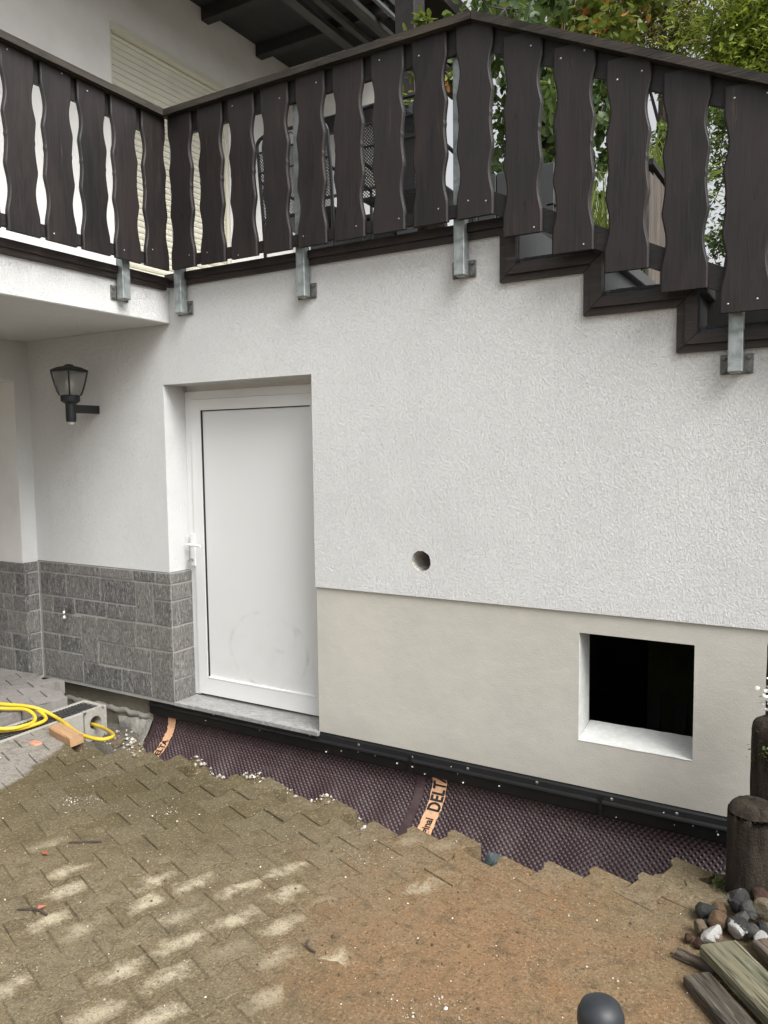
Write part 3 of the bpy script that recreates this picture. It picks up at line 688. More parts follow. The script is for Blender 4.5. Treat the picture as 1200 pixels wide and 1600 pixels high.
# door
dr = MB(); FY = .178
fx0, fx1 = DX0+.002, DX1-.002
dr.box(fx0, fx0+.055, FY, FY+.06, 0, 1.955); dr.box(fx1-.055, fx1, FY, FY+.06, 0, 1.955); dr.box(fx0+.055, fx1-.055, FY, FY+.06, 1.905, 1.955)
part('door_frame', dr, M_PVC, house)
part('frame_soffit', MB().box(fx0, fx1, FY+.02, FY+.06, 1.955, DZ1-.001), M_RENDER_SM, house)
lf = MB(); a0, a1, b0, b1 = fx0+.057, fx1-.057, .012, 1.903; st = .078
def mit(p): lf.prism(p, lambda a, b, t: (a, t, b), FY-.010, FY+.05)
px0, px1, pz0, pz1 = a0+st, a1-st, b0+.105, b1-.068
mit([(a0, b0), (a1, b0), (px1, pz0), (px0, pz0)]); 
mit([(a0, b0+.0015), (px0, pz0+.0015), (px0, pz1-.001), (a0, b1-.001)]); mit([(a1, b0+.0015), (a1, b1-.001), (px1, pz1-.001), (px1, pz0+.0015)]); mit([(a0, b1), (px0, pz1), (px1, pz1), (a1, b1)])
door = part('door', lf, M_PVC, house, label='closed white plastic cellar door with scuffed panel')
part('glazing_bead', MB().box(px0, px0+.0035, FY-.004, FY+.03, pz0, pz1).box(px0+.0035, px1, FY-.004, FY+.03, pz1-.0045, pz1), M_GAP, door)
part('bead_strip', MB().box(px0+.006, px1, FY-.012, FY+.02, pz0, pz0+.012, .003), M_PVC, door)
def mat_doorpanel():
    s = NT('scuffed white panel'); co = s.coord()
    f = s.noise(co, 2, 5); col = s.mix(f, (.70, .715, .715), (.74, .75, .745))
    # two faint curved rub marks
    sp = s.n('ShaderNodeSeparateXYZ'); s.l(co, sp.inputs[0])
    for cx_, cz_, r_ in ((.06, -.62, .30), (.16, -.52, .12)):
        x = s.math('SUBTRACT', sp.outputs[0], cx_); z = s.math('SUBTRACT', sp.outputs[2], cz_)
        d = s.math('ABSOLUTE', s.math('SUBTRACT', s.math('SQRT', s.math('ADD', s.math('MULTIPLY', x, x), s.math('MULTIPLY', s.math('MULTIPLY', z, z), 1.6))), r_))
        k = s.math('MULTIPLY', s.ramp(d, [(0, 1.0), (.02, 0.0)]), s.ramp(s.noise(co, 5, 4), [(.45, 0.0), (.65, .8)]))
        col = s.mix(k, col, (.50, .505, .50))
    col = s.mix(s.math('MULTIPLY', s.ramp(s.math('MULTIPLY_ADD', sp.outputs[2], .5, .5), [(.02, 1.0), (.3, 0.0)]), s.ramp(s.noise(co, 7, 6, .7), [(.4, 0.0), (.75, .45)])), col, (.58, .56, .50))
    return s.fin(col, s.math('MULTIPLY_ADD', s.noise(co, 5, 4), .25, .22))
part('door_panel', MB().box(px0+.007, px1, FY+.006, FY+.04, pz0+.004, pz1-.007), mat_doorpanel(), door)
hx = -3.588
hd = MB(); hd.box(hx-.018, hx+.018, FY-.020, FY-.010, .845, 1.055, .003)
hd.tube([(hx, FY-.02, .985), (hx, FY-.058, .985)], .0085, 10); hd.tube([(hx-.010, FY-.058, .985), (hx+.06, FY-.06, .984), (hx+.105, FY-.06, .982)], [.009, .009, .008], 10)
part('door_handle', hd, M_PVC, door)
ky = MB(); ky.lathe([(.009, 0), (.009, .012)], (0, 0, 0), 14); ky.v = [(hx+x, FY-.02-z, .885+y) for x, y, z in ky.v]; ky.box(hx-.003, hx+.003, FY-.052, FY-.03, .876, .893); ky.box(hx-.012, hx-.009, FY-.055, FY-.04, .832, .884); ky.tube([(hx-.012, FY-.045, .885), (hx, FY-.047, .9), (hx+.01, FY-.045, .885)], .002, 6)
part('lock', ky, M_STEEL, door)
hg = MB(); hg.lathe([(.009, 0), (.009, .09)], (a1+.004, FY-.018, .14), 12); hg.lathe([(.009, 0), (.009, .09)], (a1+.004, FY-.018, 1.65), 12); part('hinge', hg, M_PVC, door)
part('threshold', MB().box(DX0+.012, DX1+.002, -.008, .2, -.034, -.008, .003), M_SLAB, house)

# ------------------------------------------------------------------ staircase behind the stepped wall
stair = thing('staircase', 'grey outdoor staircase descending right behind the stepped white wall', 'stairs', (-.6, .6, 1.9))
for k in range(8):
    m = MB(); m.box(SX(k)+.087, SX(k+1)+.12, .004, 1.15, SZ(k)+.045, SZ(k)+.105, .004); part('tread', m, M_GREYB, stair)
    m = MB(); m.box(SX(k)+.072, SX(k)+.088, .004, 1.15, SZ(k)+.046, SZ(k)+.29 if k == 0 else SZ(k-1)+.044); part('riser', m, M_GREYB, stair)
    q = MB()
    for t in range(9): q.box(SX(k)+.11+t*.036, SX(k)+.143+t*.036, .0, .005, SZ(k)+.092+(t%3)*.002, SZ(k)+.104)
    part('grip_strip', q, M_GAP, stair)

# ------------------------------------------------------------------ railings
SW, SL = .184, .858
def slat_mb(seed):
    r = random.Random(seed); n = 52; m = MB(); ch = .006; th = .022
    def off(z):                       # z from 0 (bottom) to SL
        t = (SL-.105-z)/.675
        if t <= 0 or t >= 1: return 0
        def lens(a, b, amp): return amp*math.sin(math.pi*(t-a)/(b-a))**1.25 if a < t < b else 0
        v = lens(0, .305, .0185)+lens(.295, .665, .0125)+lens(.655, .985, .0185)
        if .455 < t < .48: v -= .003
        return v
    rows = []
    for k in range(n+1):
        z = SL*k/n; o = off(z)
        rows.append([(o, 0, z), (o, -th+ch, z), (o+ch*.35, -th+ch*.55, z), (o+ch*.5, -th+ch*.5, z), (o+ch*1.2, -th, z), (SW-o-ch*1.2, -th, z), (SW-o-ch*.5, -th+ch*.5, z), (SW-o-ch*.35, -th+ch*.55, z), (SW-o, -th+ch, z), (SW-o, 0, z)])
    w = 10
    m.add([p for q in rows for p in q], [(k*w+i, k*w+(i+1) % w, (k+1)*w+(i+1) % w, (k+1)*w+i) for k in range(n) for i in range(w)]+[tuple(range(w)), tuple(range(n*w, n*w+w))])
    m.v = [(x-SW/2, y, z) for x, y, z in m.v]
    return m
SLAT = [slat_mb(k).mesh('slat', M_SLAT) for k in range(1)]
screw = MB().lathe([(.004, 0), (.004, .0015), (.002, .0025)], (0, 0, 0), 8); screw.v = [(x, -z, y) for x, y, z in screw.v]
SCREW = screw.mesh('screw', M_STEEL)
def bracket(rail, x, z, axis='Y', px=0):
    """square post standing off the wall on a bolted plate; axis: wall normal"""
    def tf(m):
        if axis == 'X': m.v = [(-3.56-q[1], x+(q[0]-x), q[2]) for q in m.v]
        return m
    zb = z-.035; ztop = z+1.0
    p = MB(); p.box(x-.0275, x+.0275, -.068, -.014, zb, ztop, .003); po = part('post', tf(p), M_GALV, rail)
    a = MB(); a.box(x-.02, x+.02, -.06, -.006, zb-.004, zb+.012); part('bracket_arm', tf(a), M_GALV, po)
    pl = MB(); pl.box(x-.062, x+.062, -.008, -.0005, z-.04, z+.04, .002); pt = part('bracket_plate', tf(pl), M_PLATE, po)
    for sx in (-.047, .047):
        for sz in (-.026, .026):
            b = MB(); l = MB().lathe([(.0095, 0), (.0095, .008), (.005, .0085), (.005, .014)], (0, 0, 0), 6); b.add([(x+sx+q[0], -.008-q[2], z+sz+q[1]) for q in l.v], l.f); part('bolt', tf(b), M_PLATE, po)
rail1 = thing('railing', 'dark wavy board railing along the terrace edge above the cellar door', 'railing', (-2.5, -.1, 2.63), 'dark wooden railings')
rs2 = random.Random(21)
X0 = -3.420; PIT = .2288
def slat_at(rail, x, z, rot=None, sc=True):
    o = inst('slat', SLAT[0], rail, (x, -.093, z), (0, rs2.gauss(0, .002), 0))
    return o
for k in range(9): slat_at(rail1, X0+PIT*k+SW/2, 2.637)
part('top_rail', MB().box(-3.41, -1.43, -.0925, -.068, 3.385, 3.49), M_RAIL, rail1)
part('bottom_rail', MB().box(-3.41, -1.43, -.0925, -.068, 2.655, 2.712), M_RAIL, rail1)
cap = MB(); cap.prism([(-3.44, 3.492), (-1.502, 3.492), (-1.502, 3.527), (-3.44, 3.527)], lambda a, b, t: (a, t, b), -.148, -.02); part('handrail', cap, M_CAP, rail1)
for x in (-3.425, -2.528, -1.600): bracket(rail1, x, 2.431)
rail2 = thing('railing', 'dark wavy board railing sloping down along the outdoor steps', 'railing', (-.9, -.1, 2.3), 'dark wooden railings')
SLP = -.4705
for k in range(9, 19): slat_at(rail2, X0+PIT*k+SW/2, 2.637-.1065*(k-8)-.006)
def inclined(x0, x1, z0, zlo, zhi, y0, y1, name, mat):
    m = MB(); f = lambda x: z0+(x-(-1.5))*SLP
    m.prism([(x0, f(x0)+zlo), (x1, f(x1)+zlo), (x1, f(x1)+zhi), (x0, f(x0)+zhi)], lambda a, b, t: (a, t, b), y0, y1); return part(name, m, mat, rail2)
inclined(-1.425, .95, 3.527, -.140, -.038, -.0925, -.068, 'top_rail', M_RAIL)
inclined(-1.425, .95, 3.527, -.845, -.745, -.0925, -.068, 'bottom_rail', M_RAIL)
inclined(-1.4985, .97, 3.527, -.036, .001, -.148, -.02, 'handrail', M_CAP)
bracket(rail2, -.390, 1.905); bracket(rail2, .82, 1.34)
rail3 = thing('railing', 'dark wavy board railing along the balcony slab edge at upper left', 'railing', (-3.47, -1.2, 2.63), 'dark wooden railings')
for k in range(-7, 5):
    y = -1.128+.2127*k+.0885
    o = inst('slat', SLAT[0], rail3, (-3.467, y, 2.637), (0, 0, R(90))); o.scale = (.97, 1, 1)
part('top_rail', MB().box(-3.492, -3.4675, -2.7, -.11, 3.385, 3.49), M_RAILY, rail3)
part('bottom_rail', MB().box(-3.492, -3.4675, -2.7, -.11, 2.655, 2.712), M_RAILY, rail3)
part('handrail', MB().prism([(-3.54, -2.75), (-3.41, -2.75), (-3.41, -.149), (-3.54, -.02)], lambda a, b, t: (a, b, t), 3.4925, 3.5275), M_CAPY, rail3)
for y in (-.385, -1.28, -2.2): bracket(rail3, y, 2.47, 'X')
for o_ in [o for o in bpy.data.objects if o.name.split('.')[0] == 'slat']:
    for zz in (.05, SL-.055):
        for xx in (-.045, .05):
            if random.random() < .45:
                s_ = bpy.data.objects.new('screw', SCREW); COL.objects.link(s_); s_.parent = o_; s_.location = (xx+random.gauss(0, .008), -.022, zz+random.gauss(0, .02))

# ------------------------------------------------------------------ drainage membrane
memb = thing('drainage_membrane', 'brown dimpled drainage membrane with black top strip along the house foot', 'membrane', (-2, -.05, -.2))
CUR = np.array([(.032, -.10), (.032, -.165), (.026, -.198), (.008, -.234), (-.017, -.269), (-.051, -.301), (-.094, -.338), (-.155, -.383), (-.225, -.425), (-.31, -.46)])
sg_ = np.r_[0, np.cumsum(np.hypot(*np.diff(CUR, axis=0).T))]
def curve(s, off=0.0):
    s = np.clip(np.asarray(s, float), 0, sg_[-1]-1e-4); y = np.interp(s, sg_, CUR[:, 0]); z = np.interp(s, sg_, CUR[:, 1]); e = 2e-3
    ty = np.interp(s+e, sg_, CUR[:, 0])-np.interp(s-e, sg_, CUR[:, 0]); tz = np.interp(s+e, sg_, CUR[:, 1])-np.interp(s-e, sg_, CUR[:, 1]); l = np.hypot(ty, tz)+1e-9
    return y+tz/l*off, z-ty/l*off       # offset along the outward normal
MX0, MX1 = -3.86, -.1
def outw(s, o):
    y, z = curve(s, o); return y, z
H = .0143        # half diagonal of a dimple cell
Vs, Qs = [], []
na = int((MX1-MX0)/H)+2; nb = int(sg_[-1]/H)+1
tmpl_sq = [(-1, 0), (-.5, -.5), (0, -1), (.5, -.5), (1, 0), (.5, .5), (0, 1), (-.5, .5)]
cs = [(math.cos(math.pi+k*math.pi/4), math.sin(math.pi+k*math.pi/4)) for k in range(8)]
off0 = []; 
for a in range(na):
    for b in range(nb):
        if (a+b) % 2: continue
        off0.append((MX0+a*H, b*H))
off0 = np.array(off0); nC = len(off0)
tx = np.array([p[0] for p in tmpl_sq]+[c[0]*.62 for c in cs]+[c[0]*.34 for c in cs])*H
ty = np.array([p[1] for p in tmpl_sq]+[c[1]*.62 for c in cs]+[c[1]*.34 for c in cs])*H
td = np.array([0]*8+[0]*8+[-.0085]*8)
Xc = np.clip(off0[:, 0, None]+tx, MX0, MX1); Sc = off0[:, 1, None]+ty; Dc = np.broadcast_to(td, Xc.shape)
# gentle waviness so that the sheet does not look rolled flat
wav = .009*np.sin(Xc*5.1)+.006*np.sin(Xc*13.7+Sc*9)+.004*np.sin(Xc*31+Sc*4)
Yc, Zc = curve(Sc.ravel()); e_ = curve(Sc.ravel(), 1.0); ny_, nz_ = e_[0]-Yc, e_[1]-Zc
D_ = Dc.ravel()+wav.ravel()*np.clip((Sc.ravel()-.12)/.12, 0, 1)
Vm = np.stack([Xc.ravel(), Yc+ny_*D_, Zc+nz_*D_], -1)
fq = []
for k in range(8): fq.append((k, (k+1) % 8, 8+(k+1) % 8, 8+k)); fq.append((8+k, 8+(k+1) % 8, 16+(k+1) % 8, 16+k))
fq += [(16, 17, 18, 19), (16, 19, 20, 23), (23, 20, 21, 22)]
Fq = (np.arange(nC)[:, None, None]*24+np.array(fq)[None]).reshape(-1, 4)
ob = inst('dimple_sheet', bigmesh('dimple_sheet', Vm, Fq, M_MEMB), memb, (0, 0, 0), kind='stuff')
def band(x0, x1, off, name, mat, slant=0.0, s0=.0, s1=None, nseg=30, fray=0.0, seed=0, label=None):
    r = random.Random(seed); m = MB(); s1 = s1 or sg_[-1]
    rows = []
    for k in range(nseg+1):
        s = s0+(s1-s0)*k/nseg; y, z = curve(s, off); f0, f1 = r.uniform(-fray, fray), r.uniform(-fray, fray); dx = slant*(s-s0)
        y2, z2 = curve(s, off-.002)
        rows.append([(x0+dx+f0, float(y), float(z)), (x1+dx+f1, float(y), float(z)), (x1+dx+f1, float(y2), float(z2)), (x0+dx+f0, float(y2), float(z2))])
    m.add([p for q in rows for p in q], [(4*k+i, 4*k+(i+1) % 4, 4*k+4+(i+1) % 4, 4*k+4+i) for k in range(nseg) for i in range(4)])
    return part(name, m, mat, memb, smooth=False, label=label)
band(MX0, MX0+.035, .0025, 'flat_edge', M_MEMB); band(-1.895, -1.845, .009, 'flat_edge', M_MEMB, -.04)
band(-1.800, -1.718, .011, 'tape', M_TAPE, -.06, fray=.003, seed=4, label='orange tape with black lettering at the membrane seam')
band(-3.715, -3.655, .009, 'tape', M_TAPE, -.05, s1=.37, fray=.006, seed=6, label='frayed orange tape near the left end of the membrane')
def lettering(text, size, x_right, s_start, slant, parent, squash=1.0):
    cu = bpy.data.curves.new('lettering', 'FONT'); cu.body = text; cu.size = size; cu.offset = size*.03
    tmp = bpy.data.objects.new('lettering_source', cu); COL.objects.link(tmp)
    dg = bpy.context.evaluated_depsgraph_get(); dg.update()
    me = bpy.data.meshes.new_from_object(tmp.evaluated_get(dg)); COL.objects.unlink(tmp); bpy.data.objects.remove(tmp)
    import bmesh
    bm = bmesh.new(); bm.from_mesh(me)
    bmesh.ops.triangulate(bm, faces=bm.faces)
    bmesh.ops.subdivide_edges(bm, edges=[e for e in bm.edges if e.calc_length() > .012], cuts=2)
    wtx = max(v.co.x for v in bm.verts)
    for v in bm.verts:
        s = s_start-v.co.x*squash; y, z = curve(s, .0126); v.co = Vector((x_right-v.co.y+slant*(s), float(y), float(z)))
    bm.to_mesh(me); bm.free(); me.materials.append(M_INK)
    o = bpy.data.objects.new('lettering', me); link(o, memb, (0, 0, 0)); return o
lettering('DELTA', .098, -1.724, .212, -.06, memb, .72)
lettering('original', .058, -1.737, .385, -.06, memb, .80)
lettering('DELTA', .062, -3.660, .33, -.05, memb, .78)
st_ = MB()
pf = [(.05, -.010), (.022, -.010), (.010, -.026), (.006, -.05), (-.004, -.056), (-.006, -.064), (.003, -.070), (.006, -.122), (.012, -.128), (.05, -.128)]
st_.add([(x, y, z) for x in (-3.865, -.05) for y, z in pf], [(i, i+1, 11+i, 10+i) for i in range(9)]+[tuple(range(10)), tuple(range(19, 9, -1))])
es = part('edge_strip', st_, M_STRIP, memb)
sc_ = MB().lathe([(.008, 0), (.008, .002), (.0045, .004)], (0, 0, 0), 8); sc_.v = [(x, -z, y) for x, y, z in sc_.v]; SCM = sc_.mesh('screw', M_STEEL)
rs3 = random.Random(2)
for k in range(11): inst('screw', SCM, es, (-3.6+k*.335+rs3.uniform(-.05, .05), .0085, -.038+rs3.uniform(-.004, .004)))
part('strip_joint', MB().box(-1.93, -1.915, -.0075, .01, -.124, -.03).box(-.93, -.915, -.0075, .01, -.124, -.03), M_STRIP, es)
dr_ = MB(); rs4 = random.Random(31)
for k in range(26):
    x = rs4.uniform(-3.5, -.4); z = rs4.choice([-.058, -.075, -.09, -.115, -.045]); r_ = rs4.uniform(.0006, .0024)
    dr_.box(x-r_, x+r_*rs4.uniform(1, 2), .002-.004, .008, z-r_, z+r_)
part('plaster_splash', dr_, M_WHITE, memb, kind='stuff')

# ------------------------------------------------------------------ drain channel
chn = thing('drain_channel', 'concrete drain channel with dark grating and round side outlet at the trench', 'drain', (-4.05, -.27, -.15))
cb = MB(); t = .028
cb.box(CH_L, CH_L+t, -3.2, CH_END-.03, -.16, 0.0, .004); cb.box(CH_R-t, CH_R, -3.2, -.4445, -.16, 0.0, .004); cb.box(CH_L, CH_R, -3.2, CH_END-.03, -.19, -.161); cb.box(CH_L, CH_R, CH_END-.029, CH_END, -.19, .0, .004)
part('channel_body', cb, M_CONC, chn)
# outlet block: front face with a round hole
ob_ = MB(); y0, y1, z0, z1, xf = -.443, -.30, -.19, .0, CH_R+.008; cy_, cz_, r_ = -.365, -.085, .043; n = 24
sq = []; ci = []; cj = []
for k in range(n):
    a = 2*math.pi*k/n; c, s_ = math.cos(a), math.sin(a); m_ = max(abs(c)/((y1-y0)/2), abs(s_)/((z1-z0)/2))
    sq.append((xf, (y0+y1)/2+c/m_, (z0+z1)/2+s_/m_)); ci.append((xf, cy_+r_*c, cz_+r_*s_)); cj.append((xf-.06, cy_+r_*c, cz_+r_*s_))
ob_.add(sq+ci+cj, [(k, (k+1) % n, n+(k+1) % n, n+k) for k in range(n)]+[(n+k, n+(k+1) % n, 2*n+(k+1) % n, 2*n+k) for k in range(n)])
ob_.quad((xf, y0, z1), (xf, y1, z1), (CH_R-t, y1, z1), (CH_R-t, y0, z1)); ob_.quad((xf, y0, z0), (xf, y0, z1), (CH_R-t, y0, z1), (CH_R-t, y0, z0)); ob_.quad((xf, y1, z0), (xf, y1, z1), (CH_R-t, y1, z1), (CH_R-t, y1, z0))
part('outlet', ob_, M_CONC, chn)
part('channel_floor', MB().box(CH_L+t, CH_R-t, -3.2, CH_END-.03, -.16, -.12), M_CELLAR, chn)
mgr = mat_plain('dark galvanised grating', (.07, .07, .068), .5, .4, .3, 30)
gl = MB().box(CH_L+t+.002, CH_R-t-.002, -.006, .006, -.018, -.004).mesh('grate_bar', mgr)
for k in range(62): inst('grate_bar', gl, chn, (0, CH_END-.05-.022*k, 0))
part('grate_rail', MB().box(CH_L+.06, CH_L+.068, -2.2, CH_END-.035, -.016, -.003).box(CH_R-.068, CH_R-.06, -2.2, CH_END-.035, -.016, -.003).box(CH_L+.103, CH_L+.111, -2.2, CH_END-.035, -.016, -.003), mgr, chn)

# ------------------------------------------------------------------ garden hose
def smooth(pts, n=8):
    P = [np.array(p, float) for p in pts]; P = [2*P[0]-P[1]]+P+[2*P[-1]-P[-2]]; o = []
    for i in range(1, len(P)-2):
        for t in np.linspace(0, 1, n, endpoint=False):
            o.append(tuple(.5*((2*P[i])+(-P[i-1]+P[i+1])*t+(2*P[i-1]-5*P[i]+4*P[i+1]-P[i+2])*t*t+(-P[i-1]+3*P[i]-3*P[i+1]+P[i+2])*t**3)))
    return o+[tuple(P[-2])]
hp = [(-5.0, -1.40, .063), (-4.9, -1.0, .062), (-4.62, -.78, .062), (-4.38, -.70, .062), (-4.29, -.672, .062), (-4.18, -.648, .062), (-4.09, -.635, .04), (-4.025, -.645, .02), (-3.99, -.685, .016), (-3.985, -.745, .016), (-4.0, -.84, .018), (-4.08, -.925, .02), (-4.22, -1.0, .05), (-4.45, -1.06, .062), (-4.7, -1.0, .07), (-4.72, -.9, .073), (-4.45, -.815, .073), (-4.257, -.77, .074), (-4.132, -.71, .072), (-4.06, -.70, .05), (-4.01, -.73, .03), (-3.985, -.80, .03), (-4.02, -.90, .034), (-4.15, -.99, .06), (-4.4, -1.0, .074), (-4.6, -.93, .08), (-4.5, -.81, .085), (-4.286, -.74, .085), (-4.16, -.675, .076), (-4.08, -.62, .045), (-4.0, -.60, .014), (-3.876, -.633, .012), (-3.677, -.701, .010), (-3.547, -.719, .010), (-3.468, -.698, .006), (-3.464, -.645, .0), (-3.52, -.58, -.02), (-3.66, -.48, -.06), (-3.82, -.40, -.088), (-3.95, -.365, -.10), (-4.01, -.36, -.102)]
hose = MB(); hose.tube(smooth(hp), .0108, 10); tag(part('garden_hose', hose, M_YEL, smooth=True), 'yellow garden hose coiled on the drain, its end in the outlet hole', 'hose')

# ------------------------------------------------------------------ loose things on the ground
def rotbox(cx, cy, cz, L, W, Hh, ang, tilt=0.0, roll=0.0, b=.003, jit=0.0, seed=0, nseg=1):
    m = MB(); r = random.Random(seed)
    if nseg == 1: m.box(-L/2, L/2, -W/2, W/2, -Hh/2, Hh/2, b)
    else:
        rows = []
        for k in range(nseg+1):
            x = -L/2+L*k/nseg; j = lambda: r.uniform(-jit, jit)
            c = b
            rows.append([(x+j()*2*(k in (0, nseg)), -W/2+j(), -Hh/2), (x+j()*2*(k in (0, nseg)), W/2+j(), -Hh/2), (x, W/2+j(), Hh/2-c), (x, W/2-c+j(), Hh/2+j()*.3), (x, -W/2+c+j(), Hh/2+j()*.3), (x, -W/2+j(), Hh/2-c)])
        m.add([p for q in rows for p in q], [(k*6+i, k*6+(i+1) % 6, k*6+6+(i+1) % 6, k*6+6+i) for k in range(nseg) for i in range(6)]+[tuple(range(6)), tuple(range(nseg*6, nseg*6+6))])
    return m, (cx, cy, cz), (roll, tilt, ang)
def loose(name, spec, mat, label, cat, group=None):
    m, loc, rot = spec; return inst(name, m.mesh(name, mat), None, loc, rot, label=label, cat=cat, group=group)
loose('plank', rotbox(-.075, -1.462, .022, .76, .085, .032, R(-48.5), 0, .03, .004, .002, 3, 14), M_PLANK2, 'narrow charred plank with black scorch marks, lowest of the boards', 'plank', 'old boards at lower right')
loose('plank', rotbox(-.045, -1.328, .058, .72, .122, .034, R(-48.5), .012, -.02, .005, .002, 4, 14), M_PLANK, 'wide green weathered plank beside the pile of stones', 'plank', 'old boards at lower right')
loose('plank', rotbox(.055, -1.16, .052, .62, .11, .028, R(-46), .0, .05, .004, .002, 5, 14), M_PLANK2, 'grey splintered plank against the stones, highest of the boards', 'plank', 'old boards at lower right')
loose('wood_offcut', rotbox(-3.66, -.785, .03, .26, .075, .05, R(-12), .02, .1, .006, .003, 6, 6), M_OFFCUT, 'tan timber offcut lying on the pavers by the drain', 'wood block')
loose('bark_strip', rotbox(-.345, -1.085, .018, .115, .028, .02, R(-12), .05, .1, .004, .004, 7, 6), M_PLANK2, 'dark bark strip between pavers and charred plank', 'bark')
loose('wood_splinter', rotbox(-.185, -.625, .085, .12, .026, .016, R(12), -.05, .1, .003, .003, 8, 5), M_OFFCUT, 'yellow wood splinter on the stones below the palisades', 'wood splinter')
loose('paver_brick', (paver_mb(bone(.003, .003)), (-.470, -.578, .0), (R(2), R(-2), ANG+R(3))), M_PAVER, 'loose mossy paver tilted on the trench edge by the palisades', 'paving stone')

def rock(cx, cy, cz, sx, sy, sz, mat, label, cat='stone', group=None, seed=0, name='stone'):
    r = random.Random(seed); import bmesh
    bm = bmesh.new(); bmesh.ops.create_icosphere(bm, subdivisions=3, radius=1)
    planes = [(Vector((r.gauss(0, 1), r.gauss(0, 1), r.gauss(0, 1))).normalized(), r.uniform(.55, .85)) for _ in range(9)]
    for v in bm.verts:
        for n_, d in planes:
            k = v.co.dot(n_)
            if k > d: v.co -= n_*(k-d)*.9
        v.co *= 1+.09*(mnoise.noise(v.co*2.1+Vector((seed, 0, 0)))+.5*mnoise.noise(v.co*5.3+Vector((0, seed, 0)))); v.co = Vector((v.co.x*sx, v.co.y*sy, v.co.z*sz))
    me = bpy.data.meshes.new(name); bm.to_mesh(me); bm.free(); me.materials.append(mat)
    o = inst(name, me, None, (cx, cy, cz), (r.uniform(-.3, .3), r.uniform(-.3, .3), r.uniform(0, 6)), label=label, cat=cat, group=group); return o
RK = {n: mat_rock(n+' rock', c, p) for n, c, p in [('dark', (.05, .054, .05), 0), ('darkpaint', (.06, .058, .055), .6), ('brown', (.19, .12, .07), 0), ('brownpaint', (.18, .125, .085), .6), ('tan', (.25, .19, .125), 0), ('grey', (.13, .127, .118), 0), ('greypaint', (.17, .168, .16), .5), ('yellow', (.25, .21, .14), 0), ('red', (.11, .06, .042), 0), ('blue', (.12, .15, .16), 0)]}
G = 'rubble stones piled beside the palisades'
PILE = [(-.351, -.819, .030, .034, .040, .034, 'dark', 'dark green-black stone at the far left of the rubble pile'),
 (-.319, -.793, .030, .030, .024, .026, 'brown', 'rusty brown stone between dark stone and painted stone at the back of the pile'),
 (-.309, -.872, .040, .036, .030, .030, 'brown', 'orange-brown stone in the middle of the rubble pile'),
 (-.356, -.919, .026, .024, .026, .026, 'tan', 'tan stone with a dark speck at the left rim of the pile'),
 (-.308, -.962, .034, .054, .040, .038, 'brownpaint', 'largest brown stone with white paint, just above the green plank'),
 (-.262, -.742, .055, .036, .052, .045, 'darkpaint', 'dark stone with a broad white paint streak at the back of the pile'),
 (-.222, -.780, .050, .034, .030, .032, 'grey', 'veined grey stone right of the white-streaked stone'),
 (-.180, -.775, .060, .034, .040, .044, 'yellow', 'yellowish stone at the right end of the pile'),
 (-.251, -.884, .045, .046, .036, .036, 'darkpaint', 'dark stone with a white painted front in the middle right of the pile'),
 (-.208, -.880, .035, .024, .024, .026, 'grey', 'small pale grey stone between the painted stone and black stone'),
 (-.277, -.847, .022, .022, .018, .02, 'dark', 'small black stone wedged behind the orange-brown stone'),
 (-.242, -.815, .040, .030, .022, .022, 'grey', 'flat blue-grey stone under the veined grey stone'),
 (-.180, -.850, .030, .036, .028, .03, 'dark', 'black stone under the yellowish stone'),
 (-.380, -.978, .016, .020, .016, .016, 'red', 'dark brown pebble, outermost at the left foot of the pile'),
 (-.350, -.990, .018, .020, .018, .02, 'red', 'brown pebble between the outermost pebble and the largest brown stone'),
 (-.178, -.932, .045, .040, .028, .028, 'greypaint', 'grey stone with white spots above the splintered plank'),
 (-.343, -.880, .020, .018, .016, .016, 'dark', 'tiny dark stone between tan stone and orange-brown stone'),
 (-.200, -.695, .060, .034, .026, .026, 'red', 'reddish brown stone under the wood splinter'),
 (-.318, -.495, .030, .040, .028, .03, 'greypaint', 'pale stone with white crust between loose paver and palisade')]
for k, (x, y, z, a, b, c, m_, lb) in enumerate(PILE): rock(x, y, z, a, b, c, RK[m_], lb, 'stone', G, 40+k)
rk = random.Random(77)
for k in range(14):
    pass
rock(-1.150, -.735, -.060, .046, .036, .040, RK['blue'], 'blue-grey broken stone in the gap at the trench edge', seed=91)
rock(-1.700, -.745, -.045, .040, .028, .030, RK['brown'], 'brown paver fragment at the trench edge left of the lettered tape', seed=92)
rock(-3.345, -.700, .008, .050, .034, .032, RK['tan'], 'pointed tan stone on the soil below the hose loop', seed=93)
part('brick_chip', MB().box(-3.80, -3.72, -.93, -.88, -.004, .006, .004), mat_plain('orange brick dust', (.45, .22, .14), .9, 0, .3, 40), label='flat orange brick chip on the clean pavers', cat='brick chip')
for k, (x, y, lb) in enumerate([(-2.66, -1.645, 'red fallen leaf on the pavers, farther from the camera'), (-2.35, -1.885, 'red fallen leaf on a pale patched paver, nearer to the camera')]):
    m = MB(); m.add([(-.018, 0, .004), (-.005, .010, .012), (.018, .002, .006), (-.002, -.010, .010), (0, 0, .004)], [(0, 4, 1), (1, 4, 2), (2, 4, 3), (3, 4, 0)])
    inst('fallen_leaf', m.mesh('fallen_leaf', mat_leaf('red leaf', (.30, .05, .03), (.38, .09, .05), trans=.1)), None, (x, y, .004), (0, 0, k*1.3), label=lb, cat='leaf', group='fallen red leaves')
